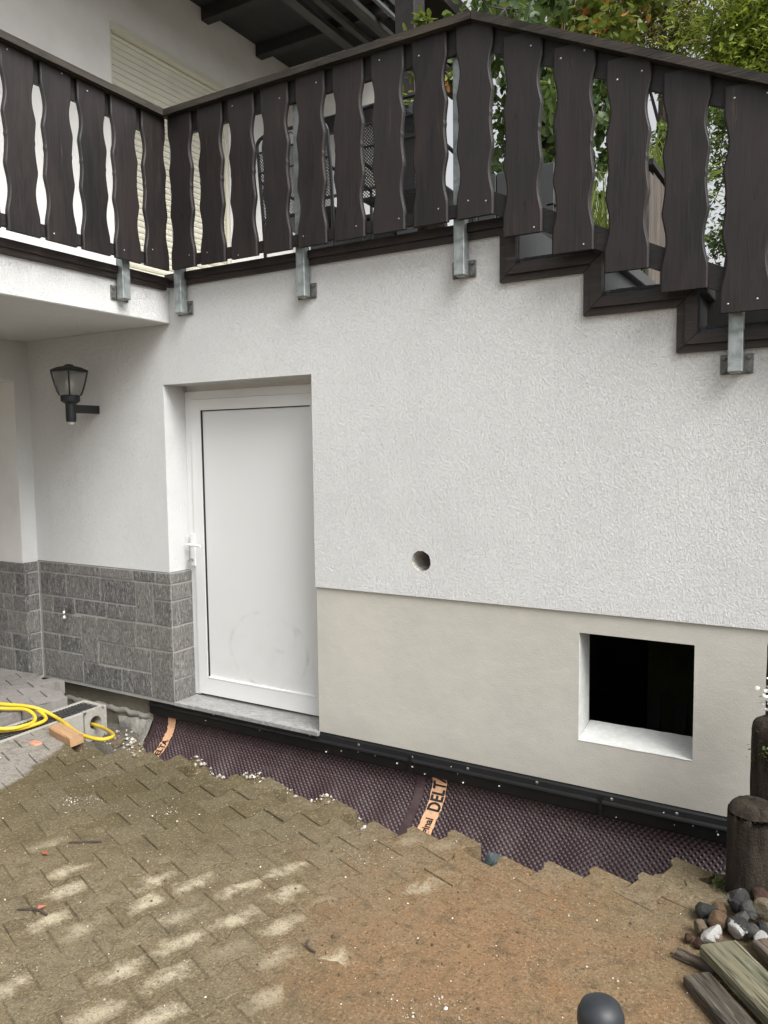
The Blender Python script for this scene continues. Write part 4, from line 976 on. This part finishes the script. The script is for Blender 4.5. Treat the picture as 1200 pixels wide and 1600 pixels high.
for pts, lb in [([(-2.66, -1.535, .006), (-2.60, -1.50, .009), (-2.55, -1.465, .007)], 'thin dark twig lying across the olive pavers'),
                ([(-2.42, -1.93, .006), (-2.36, -1.90, .010), (-2.30, -1.90, .006)], 'short curled brown twig beside the nearer red leaf'),
                ([(-1.44, -1.57, .006), (-1.425, -1.60, .010), (-1.385, -1.61, .006)], 'black bent twig in the middle of the yard')]:
    m = MB(); m.tube(smooth(pts, 4), .0035, 6); part('twig', m, M_BARK, label=lb, cat='twig', group='twigs on the pavers')

# rubble of mortar crumbs along the trench edge and at the channel
def crumbs(name, pts, sizes, mat, seed):
    r = np.random.default_rng(seed); n = len(pts)
    base = np.array([(1, 0, 0), (-1, 0, 0), (0, 1, 0), (0, -1, 0), (0, 0, 1), (0, 0, -1)], float)
    F_ = np.array([(0, 2, 4), (2, 1, 4), (1, 3, 4), (3, 0, 4), (2, 0, 5), (1, 2, 5), (3, 1, 5), (0, 3, 5)])
    Vv = base[None]*sizes[:, None, None]*r.uniform(.5, 1.25, (n, 6, 3))
    a = r.uniform(0, 6.28, n); c, s_ = np.cos(a), np.sin(a)
    X_ = Vv[..., 0]*c[:, None]-Vv[..., 1]*s_[:, None]; Y_ = Vv[..., 0]*s_[:, None]+Vv[..., 1]*c[:, None]
    Vv = np.stack([X_, Y_, Vv[..., 2]*.75], -1)+pts[:, None]
    me = bigmesh(name, Vv.reshape(-1, 3), (np.arange(n)[:, None, None]*6+F_).reshape(-1, 3), mat)
    return inst(name, me, None, (0, 0, 0), kind='stuff')
def soil_z(x, y):
    i = np.clip(np.rint((y-gy[0])/.025).astype(int), 0, ny-1); j = np.clip(np.rint((x-gx[0])/.025).astype(int), 0, nx-1); return ZZ[i, j]
def scatter(zones, seed):
    r = np.random.default_rng(seed); P = []
    for x, y, sx, sy, n in zones:
        a = r.normal(0, sx, n)+x; b = r.normal(0, sy, n)+y; P.append(np.stack([a, b], -1))
    P = np.concatenate(P); P = P[P[:, 1] < .03]; return P
M_CRUMB = mat_leaf('mortar crumbs', (.22, .195, .155), (.40, .37, .31), (.62, .60, .55), 0, .9)
P = scatter([(-3.20, -.56, .10, .05, 160), (-2.95, -.47, .14, .06, 300), (-3.55, -.42, .16, .08, 160), (-3.92, -.14, .08, .06, 200), (-2.62, -.45, .14, .055, 300), (-2.38, -.50, .08, .05, 150), (-2.05, -.56, .12, .045, 220), (-1.86, -.66, .06, .03, 80), (-1.35, -.70, .1, .03, 60), (-.30, -.47, .05, .05, 60), (-3.65, -.45, .12, .08, 120)], 5)
z_ = np.maximum(soil_z(P[:, 0], P[:, 1]), -.34)
crumbs('mortar_rubble', np.c_[P, z_+.006], rng.gamma(1.7, .0034, len(P)).clip(.0015, .02), M_CRUMB, 6)
# white mortar lump at the foot of the wall left of the membrane
ml = MB(); n = 18
for (x0, x1, yb, zt, sd) in [(-4.20, -3.866, .02, -.21, 1)]:
    r_ = random.Random(sd); rows = []
    for k in range(n+1):
        x = x0+(x1-x0)*k/n; hgt = .75*(k/n)**1.3*r_.uniform(.8, 1.1); d = (.17*hgt+.02)*r_.uniform(.85, 1.1)
        rows.append([(x, .05, zt+.07*hgt), (x, .03, zt+.04*hgt+r_.uniform(-.01, .01)), (x, .045-d*.45, zt-.045+r_.uniform(-.012, .012)), (x, .045-d*.8, zt-.10+r_.uniform(-.012, .012)), (x, .045-d, zt-.2)])
    ml.add([p for q in rows for p in q], [(5*k+i, 5*k+i+1, 5*k+6+i, 5*k+5+i) for k in range(n) for i in range(4)])
part('mortar_heap', ml, mat_concrete('lime mortar', (.42, .405, .365), .8, .5), smooth=True, label='whitish mortar heap at the wall foot left of the membrane', cat='mortar')
# grit on the pavers
n = 2600; gxr = rng.uniform(-4.0, -.2, n); gyr = rng.uniform(-2.9, -.55, n); k = covered(gxr, gyr)
cl = np.array([(-2.98, -1.27), (-2.90, -1.25), (-2.15, -2.1), (-.93, -1.62), (-1.02, -1.68), (-2.5, -1.15), (-1.6, -1.05)]); cc = cl[rng.integers(0, len(cl), 420)]+rng.normal(0, .035, (420, 2))
gp = np.concatenate([np.c_[gxr[k], gyr[k]], cc]); crumbs('grit', np.c_[gp, np.full(len(gp), .0025)], rng.gamma(1.6, .0011, len(gp)).clip(.0008, .008), mat_leaf('pale grit', (.16, .13, .09), (.45, .41, .33), (.75, .72, .66), 0, .9), 8)

for x, y, tl, rl, lb in [(-.95, 1.25, R(74), 0, 'left dim grey board end leaning inside the dark cellar window'), (-.80, 1.2, R(68), 0, 'right dim grey board end leaning inside the dark cellar window')]:
    m, loc, rot = rotbox(x, y, -.33, .80, .07, .03, R(90), -tl, rl); inst('board', m.mesh('board', M_CELLAR), None, loc, rot, label=lb, cat='board', group='boards inside the cellar')
n = 1700; q_ = np.c_[rng.normal(-1.0, .75, n), rng.normal(-1.25, .5, n)]; q_ = q_[(q_[:, 1] < -.68) & (q_[:, 0] < -.15) & covered(q_[:, 0], q_[:, 1])]
crumbs('soil_crumbs', np.c_[q_, np.full(len(q_), .002)], rng.gamma(1.5, .0016, len(q_)).clip(.001, .010), mat_leaf('brown soil crumbs', (.06, .042, .024), (.15, .095, .05), (.24, .16, .09), 0, .95), 18)
# ------------------------------------------------------------------ palisades, flowers, black post
def palisade(x, y, h, r_, label, seed):
    rr = random.Random(seed); n = 40; m = MB(); rows = []
    prof = [(-.25, 1.0)]+[(h*t, 1.0) for t in np.linspace(.02, .9, 10)]+[(h-r_*.55, 1.0), (h-r_*.32, .95), (h-r_*.14, .83), (h-r_*.03, .62), (h, .3), (h+.001, .02)]
    v = []
    for z, k in prof:
        for i in range(n):
            a = 2*math.pi*i/n; flute = 1-.05*(abs(math.sin(a*4+.4)) < .2)-.03*mnoise.noise(Vector((math.cos(a)*3.2, math.sin(a)*3.2, z*2.2+seed*7)))-.02*mnoise.noise(Vector((math.cos(a)*9, math.sin(a)*9, z*6+seed)))
            q = r_*k*flute*(1+rr.uniform(-.012, .012)); v.append((q*math.cos(a), q*math.sin(a), z+rr.uniform(-.002, .002)))
    m.add(v, [(i*n+j, i*n+(j+1) % n, (i+1)*n+(j+1) % n, (i+1)*n+j) for i in range(len(prof)-1) for j in range(n)])
    inst('palisade', m.mesh('palisade', M_PAL, True), None, (x, y, 0), None, label=label, cat='palisade', group='weathered palisades beside the stones')
palisade(-.238, -.590, .340, .082, 'shortest dark round-topped palisade, nearest to the pile of stones', 1)
palisade(-.180, -.445, .600, .082, 'middle-height mossy palisade between the shortest and the tallest', 2)
palisade(-.147, -.300, .87, .082, 'tallest reddish-dark palisade, cut by the right picture edge', 3)
def blades(name, base, n, L, wd, mat, label, cat, seed, spread=.9, parts=None):
    r = np.random.default_rng(seed); V_, F_ = [], []
    for k in range(n):
        a = r.uniform(0, 6.28); el = r.uniform(.25, spread); l = L*r.uniform(.6, 1.1); d = np.array([math.cos(a), math.sin(a)])
        px_ = np.array([-d[1], d[0]]); o = r.normal(0, L*.12, 2); segs = 5; b0 = len(V_)
        for t in np.linspace(0, 1, segs):
            rad = l*math.sin(el)*t; z = l*math.cos(el)*t-l*.55*el*t*t; ww = wd*(1-t**1.5)+.0006
            for s_ in (-1, 1): V_.append((base[0]+o[0]+d[0]*rad+px_[0]*ww*s_, base[1]+o[1]+d[1]*rad+px_[1]*ww*s_, base[2]+z))
        for t in range(segs-1): F_.append((b0+2*t, b0+2*t+1, b0+2*t+3, b0+2*t+2))
    V_ = np.array(V_)-np.array(base)
    t_ = thing(name, label, cat, base); inst('leaves', bigmesh('leaves', V_, F_, mat), t_, base); return t_
def leaves(pts, size, r, droop=.3, aspect=.45):
    """leaf cards: pointed, folded along the midrib"""
    n = len(pts); a = r.uniform(0, 6.28, n); el = r.normal(-droop, .5, n); roll = r.normal(0, .6, n); s_ = size*r.uniform(.6, 1.25, n)
    d = np.stack([np.cos(a)*np.cos(el), np.sin(a)*np.cos(el), np.sin(el)], -1); up = np.array([0, 0, 1.0])
    sd_ = np.cross(d, up); sd_ /= np.linalg.norm(sd_, axis=1)[:, None]+1e-9; nm = np.cross(sd_, d)
    sr = sd_*np.cos(roll)[:, None]+nm*np.sin(roll)[:, None]; nr = np.cross(sr, d)
    L = s_[:, None]; w1 = sr*L*aspect*.5
    v0 = pts; v1 = pts+d*L*.35+w1+nr*L*.07; v2 = pts+d*L*.75+w1*.75+nr*L*.03; v3 = pts+d*L; v4 = pts+d*L*.75-w1*.75+nr*L*.03; v5 = pts+d*L*.35-w1+nr*L*.07
    V_ = np.stack([v0, v1, v2, v3, v4, v5], 1).reshape(-1, 3)
    F_ = (np.arange(n)[:, None, None]*6+np.array([(0, 1, 2, 3), (0, 3, 4, 5)])[None]).reshape(-1, 4); return V_, F_
def tree(name, base, clumps, trunk, nleaf, size, mat, label, seed, droop=.3, aspect=.45, twig=.0, sigma=.42):
    r = np.random.default_rng(seed); t_ = thing(name, label, 'tree' if name.endswith('tree') else 'plant', base, 'trees and shrubs behind the terrace')
    tm = MB(); top = np.array(trunk[-1])
    tm.tube([tuple(p) for p in trunk], list(np.linspace(.11, .05, len(trunk))), 9)
    part('trunk', tm, M_BARK, t_)
    bm_ = MB()
    P_ = []; tot = sum(c[3] for c in clumps)
    for cx, cy, cz, w_c, rad in clumps:
        c = np.array([cx, cy, cz]); k = r.integers(0, len(trunk)); s0 = np.array(trunk[max(1, k)])
        mid = (s0+c)/2+r.normal(0, rad*.2, 3); bm_.tube([tuple(s0), tuple(mid), tuple(c)], [.03, .02, .008], 5)
        n = int(nleaf*w_c/tot); sub = max(4, n//22); cen = c+r.normal(0, 1, (sub, 3))*rad*np.array([.5, .5, .45])
        pick = cen[r.integers(0, sub, n)]+r.normal(0, 1, (n, 3))*rad*.13*np.array([1, 1, .8]); P_.append(pick)
        for q in cen[::3]: bm_.tube([tuple(c), tuple((c+q)/2+r.normal(0, rad*.06, 3)), tuple(q)], [.007, .005, .002], 4, False)
    part('branches', bm_, M_BARK, t_)
    V_, F_ = leaves(np.concatenate(P_), size, r, droop, aspect); inst('crown', bigmesh('crown', V_-np.array(base), F_, mat), t_, base); return t_
fl = thing('flower_plant', 'white flowering plant peeping out in front of the tallest palisade', 'flower', (-.10, -.45, .55))
r = np.random.default_rng(3); c = np.array([-.205, -.41, .665])
V_, F_ = leaves(c+r.normal(0, .022, (70, 3))*np.array([.7, .7, 1.5]), .016, r, 0, .9); inst('petals', bigmesh('petals', V_-np.array((-.10, -.45, .55)), F_, M_WHITE), fl, (-.10, -.45, .55))
V_, F_ = leaves(c+np.array([.05, 0, 0])+r.normal(0, .03, (50, 3)), .035, r); inst('foliage', bigmesh('foliage', V_-np.array((-.10, -.45, .55)), F_, M_LEAF_M), fl, (-.10, -.45, .55))
V_, F_ = leaves(np.array([-.325, -.585, .012])+r.normal(0, .022, (160, 3))*np.array([1, 1, .45]), .014, r, -.3, .7)
tag(inst('weed', bigmesh('weed', V_-np.array([-.325, -.585, 0]), F_, M_LEAF_M), None, (-.325, -.585, 0)), 'small green weed at the foot of the shortest palisade', 'weed')
V_, F_ = leaves(np.array([-.19, -.522, .50])+r.normal(0, .03, (120, 3))*np.array([1, .6, .8]), .014, r, -.3, .7)
tag(inst('moss_tuft', bigmesh('moss_tuft', V_-np.array([-.19, -.522, .50]), F_, M_LEAF_M), None, (-.19, -.522, .50)), 'green moss tuft on the middle palisade', 'moss')
bl = thing('tool_grip', 'black rounded rubber cap on an upright black shaft, cut by the bottom edge', 'tool', (-.37, -2.08, 0))
kb = MB(); kb.lathe([(.017, .40), (.020, .425), (.031, .452), (.041, .478), (.0445, .500), (.0435, .517), (.037, .532), (.024, .542), (.010, .5455), (.0008, .546)], (-.37, -2.08, -.020), 32); part('grip_cap', kb, M_KNOB, bl, smooth=True)
part('shaft', MB().lathe([(.016, -.06), (.016, .405)], (-.37, -2.08, 0), 18), M_KNOB, bl, smooth=True)

# ------------------------------------------------------------------ wall lamp and tap
lamp = thing('wall_lamp', 'black lantern wall lamp with clear panes and motion sensor beside the door', 'lamp', (-4.26, 0, 1.86))
lx, ly = -4.247, -.205
lb = MB(); lb.box(lx-.024, lx+.024, -.19, .002, 1.832, 1.884, .004)
part('arm', lb, M_BLACK, lamp)
ln = MB(); ln.lathe([(.030, 1.775), (.032, 1.80), (.032, 1.885), (.036, 1.89), (.058, 1.905), (.060, 1.938), (.056, 1.942)], (lx, ly, 0), 24); part('base', ln, M_BLACK, lamp, smooth=False)
part('sensor', MB().lathe([(.002, 1.757), (.016, 1.762), (.023, 1.776)], (lx, ly, 0), 18), M_PVC, lamp, smooth=True)
fr = MB(); N6 = 4; LA0 = R(-40)
prof = lambda t: (.062+.052*t**.8-.006*t*t, 1.94+.155*t)
for k in range(N6):
    a = LA0+2*math.pi*k/N6
    fr.tube([(lx+prof(t)[0]*math.cos(a), ly+prof(t)[0]*math.sin(a), prof(t)[1]) for t in np.linspace(0, 1, 7)], .0055, 6)
fr.lathe([(.109, 2.088), (.113, 2.094), (.110, 2.102), (.075, 2.118), (.03, 2.128), (.022, 2.136), (.001, 2.140)], (lx, ly, 0), 4, True, LA0)
part('cage', fr, M_BLACK, lamp)
sg = NT('lamp glazing'); g1 = sg.n('ShaderNodeBsdfTransparent'); g2 = sg.n('ShaderNodeBsdfGlossy'); g2.inputs['Roughness'].default_value = .12; g1.inputs[0].default_value = (.82, .82, .80, 1)
mx = sg.n('ShaderNodeMixShader'); mx.inputs[0].default_value = .12; sg.l(g1.outputs[0], mx.inputs[1]); sg.l(g2.outputs[0], mx.inputs[2])
g3 = sg.n('ShaderNodeBsdfTranslucent'); g3.inputs[0].default_value = (.8, .8, .78, 1); mx2 = sg.n('ShaderNodeMixShader'); mx2.inputs[0].default_value = .3; sg.l(mx.outputs[0], mx2.inputs[1]); sg.l(g3.outputs[0], mx2.inputs[2]); sg.l(mx2.outputs[0], sg.out.inputs[0])
part('lamp_shade', MB().lathe([(prof(t)[0]-.003, prof(t)[1]) for t in np.linspace(0, 1, 7)], (lx, ly, 0), 4, False, LA0), sg.m, lamp)
part('bulb', MB().lathe([(.012, 1.94), (.014, 1.97), (.026, 2.0), (.028, 2.02), (.018, 2.045), (.001, 2.052)], (lx, ly, 0), 16), M_PVC, lamp, smooth=True)
part('junction_box', MB().box(-4.62, -4.55, -.03, .0, 1.99, 2.12, .005), mat_plain('dark cable box', (.09, .085, .07), .6), lamp)
tap = thing('garden_tap', 'small steel garden tap on the grey slate wall', 'tap', (-4.575, -.03, .5))
tp = MB(); tp.tube([(-4.585, -.02, .505), (-4.575, -.075, .503), (-4.565, -.085, .495), (-4.56, -.088, .47)], [.012, .012, .012, .011], 12); tp.lathe([(.012, .44), (.018, .448), (.018, .462), (.014, .466), (.014, .474)], (-4.56, -.088, 0), 14); part('spout', tp, M_STEEL, tap, smooth=True)
hb = MB(); hb.lathe([(.01, .505), (.009, .525)], (-4.575, -.07, 0), 10); hb.box(-4.605, -4.548, -.078, -.062, .522, .534, .003); part('handle', hb, M_PLATE, tap)

# ------------------------------------------------------------------ terrace furniture and garden beyond
def mesh_chair(x, y, rot, label):
    t = thing('mesh_chair', label, 'chair', (x, y, 2.576), 'black mesh terrace chairs')
    fr = MB(); W, H_ = .26, .89
    for s_ in (-1, 1):
        fr.tube(smooth([(s_*W, .02, 0), (s_*W, 0, .42), (s_*W, -.03, .75), (s_*W*.9, -.05, H_), (0, -.052, H_+.02)], 5), .011, 8)
        fr.tube([(s_*W, .46, 0), (s_*W, .44, .42), (s_*W, .44, .64), (s_*W, -.02, .65)], .011, 8)
    fr.tube([(-W, -.035, .70), (W, -.035, .70)], .007, 6); fr.tube([(-W, .0, .42), (W, .0, .42)], .009, 6); fr.tube([(-W, .44, .42), (W, .44, .42)], .009, 6)
    fr.tube([(-W*.95, -.045, .815), (W*.95, -.045, .815)], .007, 6); fr.tube([(-.1, -.045, .815), (0, -.05, H_), (.1, -.045, .815)], .004, 6)
    ms = MB(); p = .018; w_ = .0024
    for k in range(int(2*W/p)+34):
        for sg_n in (-1, 1):
            # diagonal wires of the back
            x0 = -W-.40+k*p; a = (x0, .42) if sg_n > 0 else (x0+.40, .42); b = (x0+.40, .82) if sg_n > 0 else (x0, .82)
            pts = []
            for t_ in (0, 1): pts.append((a[0]+(b[0]-a[0])*t_, a[1]+(b[1]-a[1])*t_))
            (xa, za), (xb, zb) = pts
            if xa > xb: (xa, za), (xb, zb) = (xb, zb), (xa, za)
            if xb <= -W or xa >= W: continue
            if xa < -W: za += (zb-za)*(-W-xa)/(xb-xa); xa = -W
            if xb > W: zb = za+(zb-za)*(W-xa)/(xb-xa); xb = W
            yy = lambda z: -.005-.035*(z-.42)/.4
            dx, dz = xb-xa, zb-za; l = math.hypot(dx, dz)+1e-9; nx_, nz_ = -dz/l*w_, dx/l*w_
            ms.quad((xa+nx_, yy(za), za+nz_), (xb+nx_, yy(zb), zb+nz_), (xb-nx_, yy(zb), zb-nz_), (xa-nx_, yy(za), za-nz_))
    st = MB().box(-W, W, .0, .44, .425, .435)
    c, s2 = math.cos(rot), math.sin(rot)
    for nm, m in (('frame', fr), ('backrest', ms), ('seat', st)):
        m.v = [(x+a*c-b*s2, y+a*s2+b*c, 2.576+z) for a, b, z in m.v]; part(nm, m, M_BLACK, t)
mesh_chair(-2.90, .42, .0, 'black mesh terrace chair nearer to the roller shutter')
mesh_chair(-2.18, .42, .05, 'black mesh terrace chair nearer to the steps')
bx = thing('storage_box', 'black storage box on the terrace behind the chairs', 'box', (-2.9, 1.3, 2.576)); part('box_body', MB().box(-3.3, -2.6, 1.1, 1.6, 2.58, 3.12, .01), M_BLACK, bx); part('lid', MB().box(-3.32, -2.58, 1.08, 1.62, 3.121, 3.15, .008), M_BLACK, bx)
pn = thing('planter', 'grey panelled planter at the head of the outdoor steps', 'planter', (-1.75, 1.1, 2.576))
for k in range(5): part('panel', MB().box(-2.05+k*.118, -2.05+k*.118+.112, .92, .945, 2.58, 3.185, .003), M_GREYB, pn)
part('planter_body', MB().box(-2.05, -1.46, .946, 1.5, 2.58, 3.16), M_GREYB, pn)
lp = thing('low_screen', 'low pale grey screen board behind the sloping railing', 'screen', (-1.38, .95, 2.576)); part('board', MB().box(-1.50, -1.405, .93, .955, 2.58, 2.945, .004), mat_plain('pale grey board', (.11, .115, .12), .6), lp); part('cap', MB().box(-1.51, -1.395, .92, .965, 2.946, 2.962, .003), M_GREYB, lp)
fn = thing('board_fence', 'silvered brown board fence with dark sloping top behind the steps', 'fence', (-.95, 1.2, 2.3))
for k in range(9):
    y = .93+k*.098; zt = 3.06+(y-.95)*.02-.30*max(0, 1.0-y)
    part('fence_board', MB().box(-.962, -.94, y, y+.085, 2.0, zt, .003), M_FENCE, fn)
part('fence_cap', MB().prism([(.93, 3.075), (1.86, 3.085), (1.86, 3.115), (.93, 3.105)], lambda a, b, t: (t, a, b), -.975, -.925), M_RAILY, fn)
sp_ = thing('steel_post', 'galvanised post standing behind the sloping railing', 'post', (-.98, .9, 2.3)); part('shaft', MB().box(-1.02, -.985, .62, .655, 2.35, 3.20, .002), M_GALV, sp_)
# potted shrub with orange fruit and hanging basket
tree('fruit_shrub', (-2.2, .85, 2.576), [(-2.21, .82, 3.98, 1, .13), (-2.15, .85, 3.85, 1, .12), (-2.3, .85, 3.7, 1, .15)], [(-2.2, .85, 2.58), (-2.2, .85, 3.2), (-2.2, .84, 3.8)], 300, .06, M_LEAF_O, 'shrub with orange fruit rising above the terrace handrail', 12)
hbk = thing('hanging_basket', 'green plant in a hanging basket under the timber eaves', 'plant', (-2.32, .8, 3.6))
V_, F_ = leaves(np.array([-2.33, .8, 3.63])+np.random.default_rng(5).normal(0, .06, (140, 3))*np.array([1, 1, .7]), .06, np.random.default_rng(6)); inst('foliage', bigmesh('foliage', V_-np.array((-2.32, .8, 3.6)), F_, M_LEAF_O), hbk, (-2.32, .8, 3.6))
hk = MB(); hk.lathe([(.05, 3.50), (.10, 3.56), (.11, 3.62)], (-2.33, .8, 0), 16); part('basket', hk, M_BLACK, hbk)
tree('dark_tree', (-2.3, 3.4, 1.0), [(-2.55, 3.2, 5.0, 1.3, .55), (-2.25, 3.1, 4.6, 1.3, .5), (-2.1, 3.2, 4.05, 1.2, .5), (-2.45, 3.2, 4.15, 1.0, .45), (-1.9, 3.3, 4.4, .8, .45), (-2.75, 3.4, 5.5, .7, .5), (-2.2, 3.4, 5.5, .5, .4), (-2.35, 3.2, 3.75, .5, .3)],
     [(-2.3, 3.4, 1.0), (-2.28, 3.4, 2.4), (-2.3, 3.35, 3.6), (-2.35, 3.3, 4.8)], 3300, .115, M_LEAF_D, 'dark large-leaved tree right behind the terrace railing', 1, .75, .5)
tree('leafy_tree', (-1.9, 4.6, 1.0), [(-2.45, 4.5, 5.9, 1, .5), (-2.1, 4.4, 5.6, 1, .4), (-1.85, 4.6, 6.1, .7, .4)], [(-1.9, 4.6, 1.0), (-2.0, 4.6, 3.4), (-2.1, 4.5, 5.2)], 1300, .11, M_LEAF_O, 'light green tree with orange tinted leaves above the slope railing', 2, .4, .6)
tree('feathery_tree', (-.6, 7.2, 1.0), [(-1.25, 7.0, 6.35, 1.2, .55), (-.8, 7.0, 6.6, 1.4, .7), (-1.0, 6.8, 5.9, 1.2, .5), (-.4, 6.8, 6.3, 1.5, .7), (-.9, 6.6, 5.4, 1, .5), (-.3, 6.5, 5.6, 1.5, .6), (.1, 6.8, 6.2, 1.2, .7), (-1.5, 7.1, 5.95, .8, .35), (-.7, 7.2, 7.3, 1, .6), (.1, 7.2, 7.2, 1, .6)],
     [(-.6, 7.2, 1.0), (-.6, 7.2, 3.5), (-.6, 7.1, 5.0), (-.6, 7.0, 6.6)], 42000, .085, M_LEAF_Y, 'yellow-green feathery conifer at the top right', 3, .25, .32)
tree('olive_tree', (-2.4, 8.6, 1.0), [(-2.9, 8.6, 7.7, 1, .6), (-2.4, 8.5, 7.9, 1, .6), (-2.7, 8.4, 7.2, .7, .5), (-2.05, 8.6, 7.5, .9, .5), (-2.2, 8.5, 7.0, .6, .4), (-3.2, 8.6, 8.3, .9, .6), (-2.2, 8.6, 8.5, 1, .6)],
     [(-2.4, 8.6, 1.0), (-2.4, 8.6, 4), (-2.4, 8.6, 6), (-2.4, 8.5, 7.6)], 9000, .09, M_LEAF_B, 'airy olive-brown tree with gaps of white sky', 4, .3, .35)
tree('evergreen_tree', (-.75, 5.2, 1.0), [(-1.12, 5.0, 4.75, 1, .33), (-1.10, 5.0, 4.2, 1, .33), (-1.05, 5.0, 3.7, 1, .33), (-.75, 5.2, 4.6, 1.2, .4), (-.6, 5.2, 4.0, 1.2, .45), (-.7, 5.2, 3.3, 1.2, .5), (-1.1, 4.9, 3.1, 1, .4), (-.4, 5.2, 2.6, 1.4, .6), (-1.1, 5.0, 2.5, 1, .5)],
     [(-.75, 5.2, 1.0), (-.75, 5.2, 2.6), (-.75, 5.2, 4.4)], 7500, .055, M_LEAF_D, 'dark small-leaved evergreen behind the lower steps', 5, .2, .5)
tree('garden_shrub', (-1.45, 4.4, 1.0), [(-1.55, 4.3, 4.3, 1, .3), (-1.5, 4.2, 3.9, 1, .3), (-1.5, 4.3, 3.4, 1, .3)], [(-1.45, 4.4, 1.0), (-1.45, 4.4, 3.0), (-1.5, 4.3, 4.0)], 1500, .07, M_LEAF_M, 'mid green shrub seen between the sloping boards', 6, .2, .5)
blades('palm_lily', (-1.13, 2.1, 3.22), 240, .60, .014, M_GRASS, 'spiky yellow-green lily plant behind the board fence', 'plant', 4, 1.1)
blades('reed_grass', (-1.42, 1.75, 2.62), 700, .85, .008, M_GRASS, 'tuft of striped reed grass beside the planter', 'plant', 5, .62)
print('objects', len(bpy.data.objects), 'tris', sum(sum(len(p.vertices)-2 for p in m.polygons) for m in bpy.data.meshes))
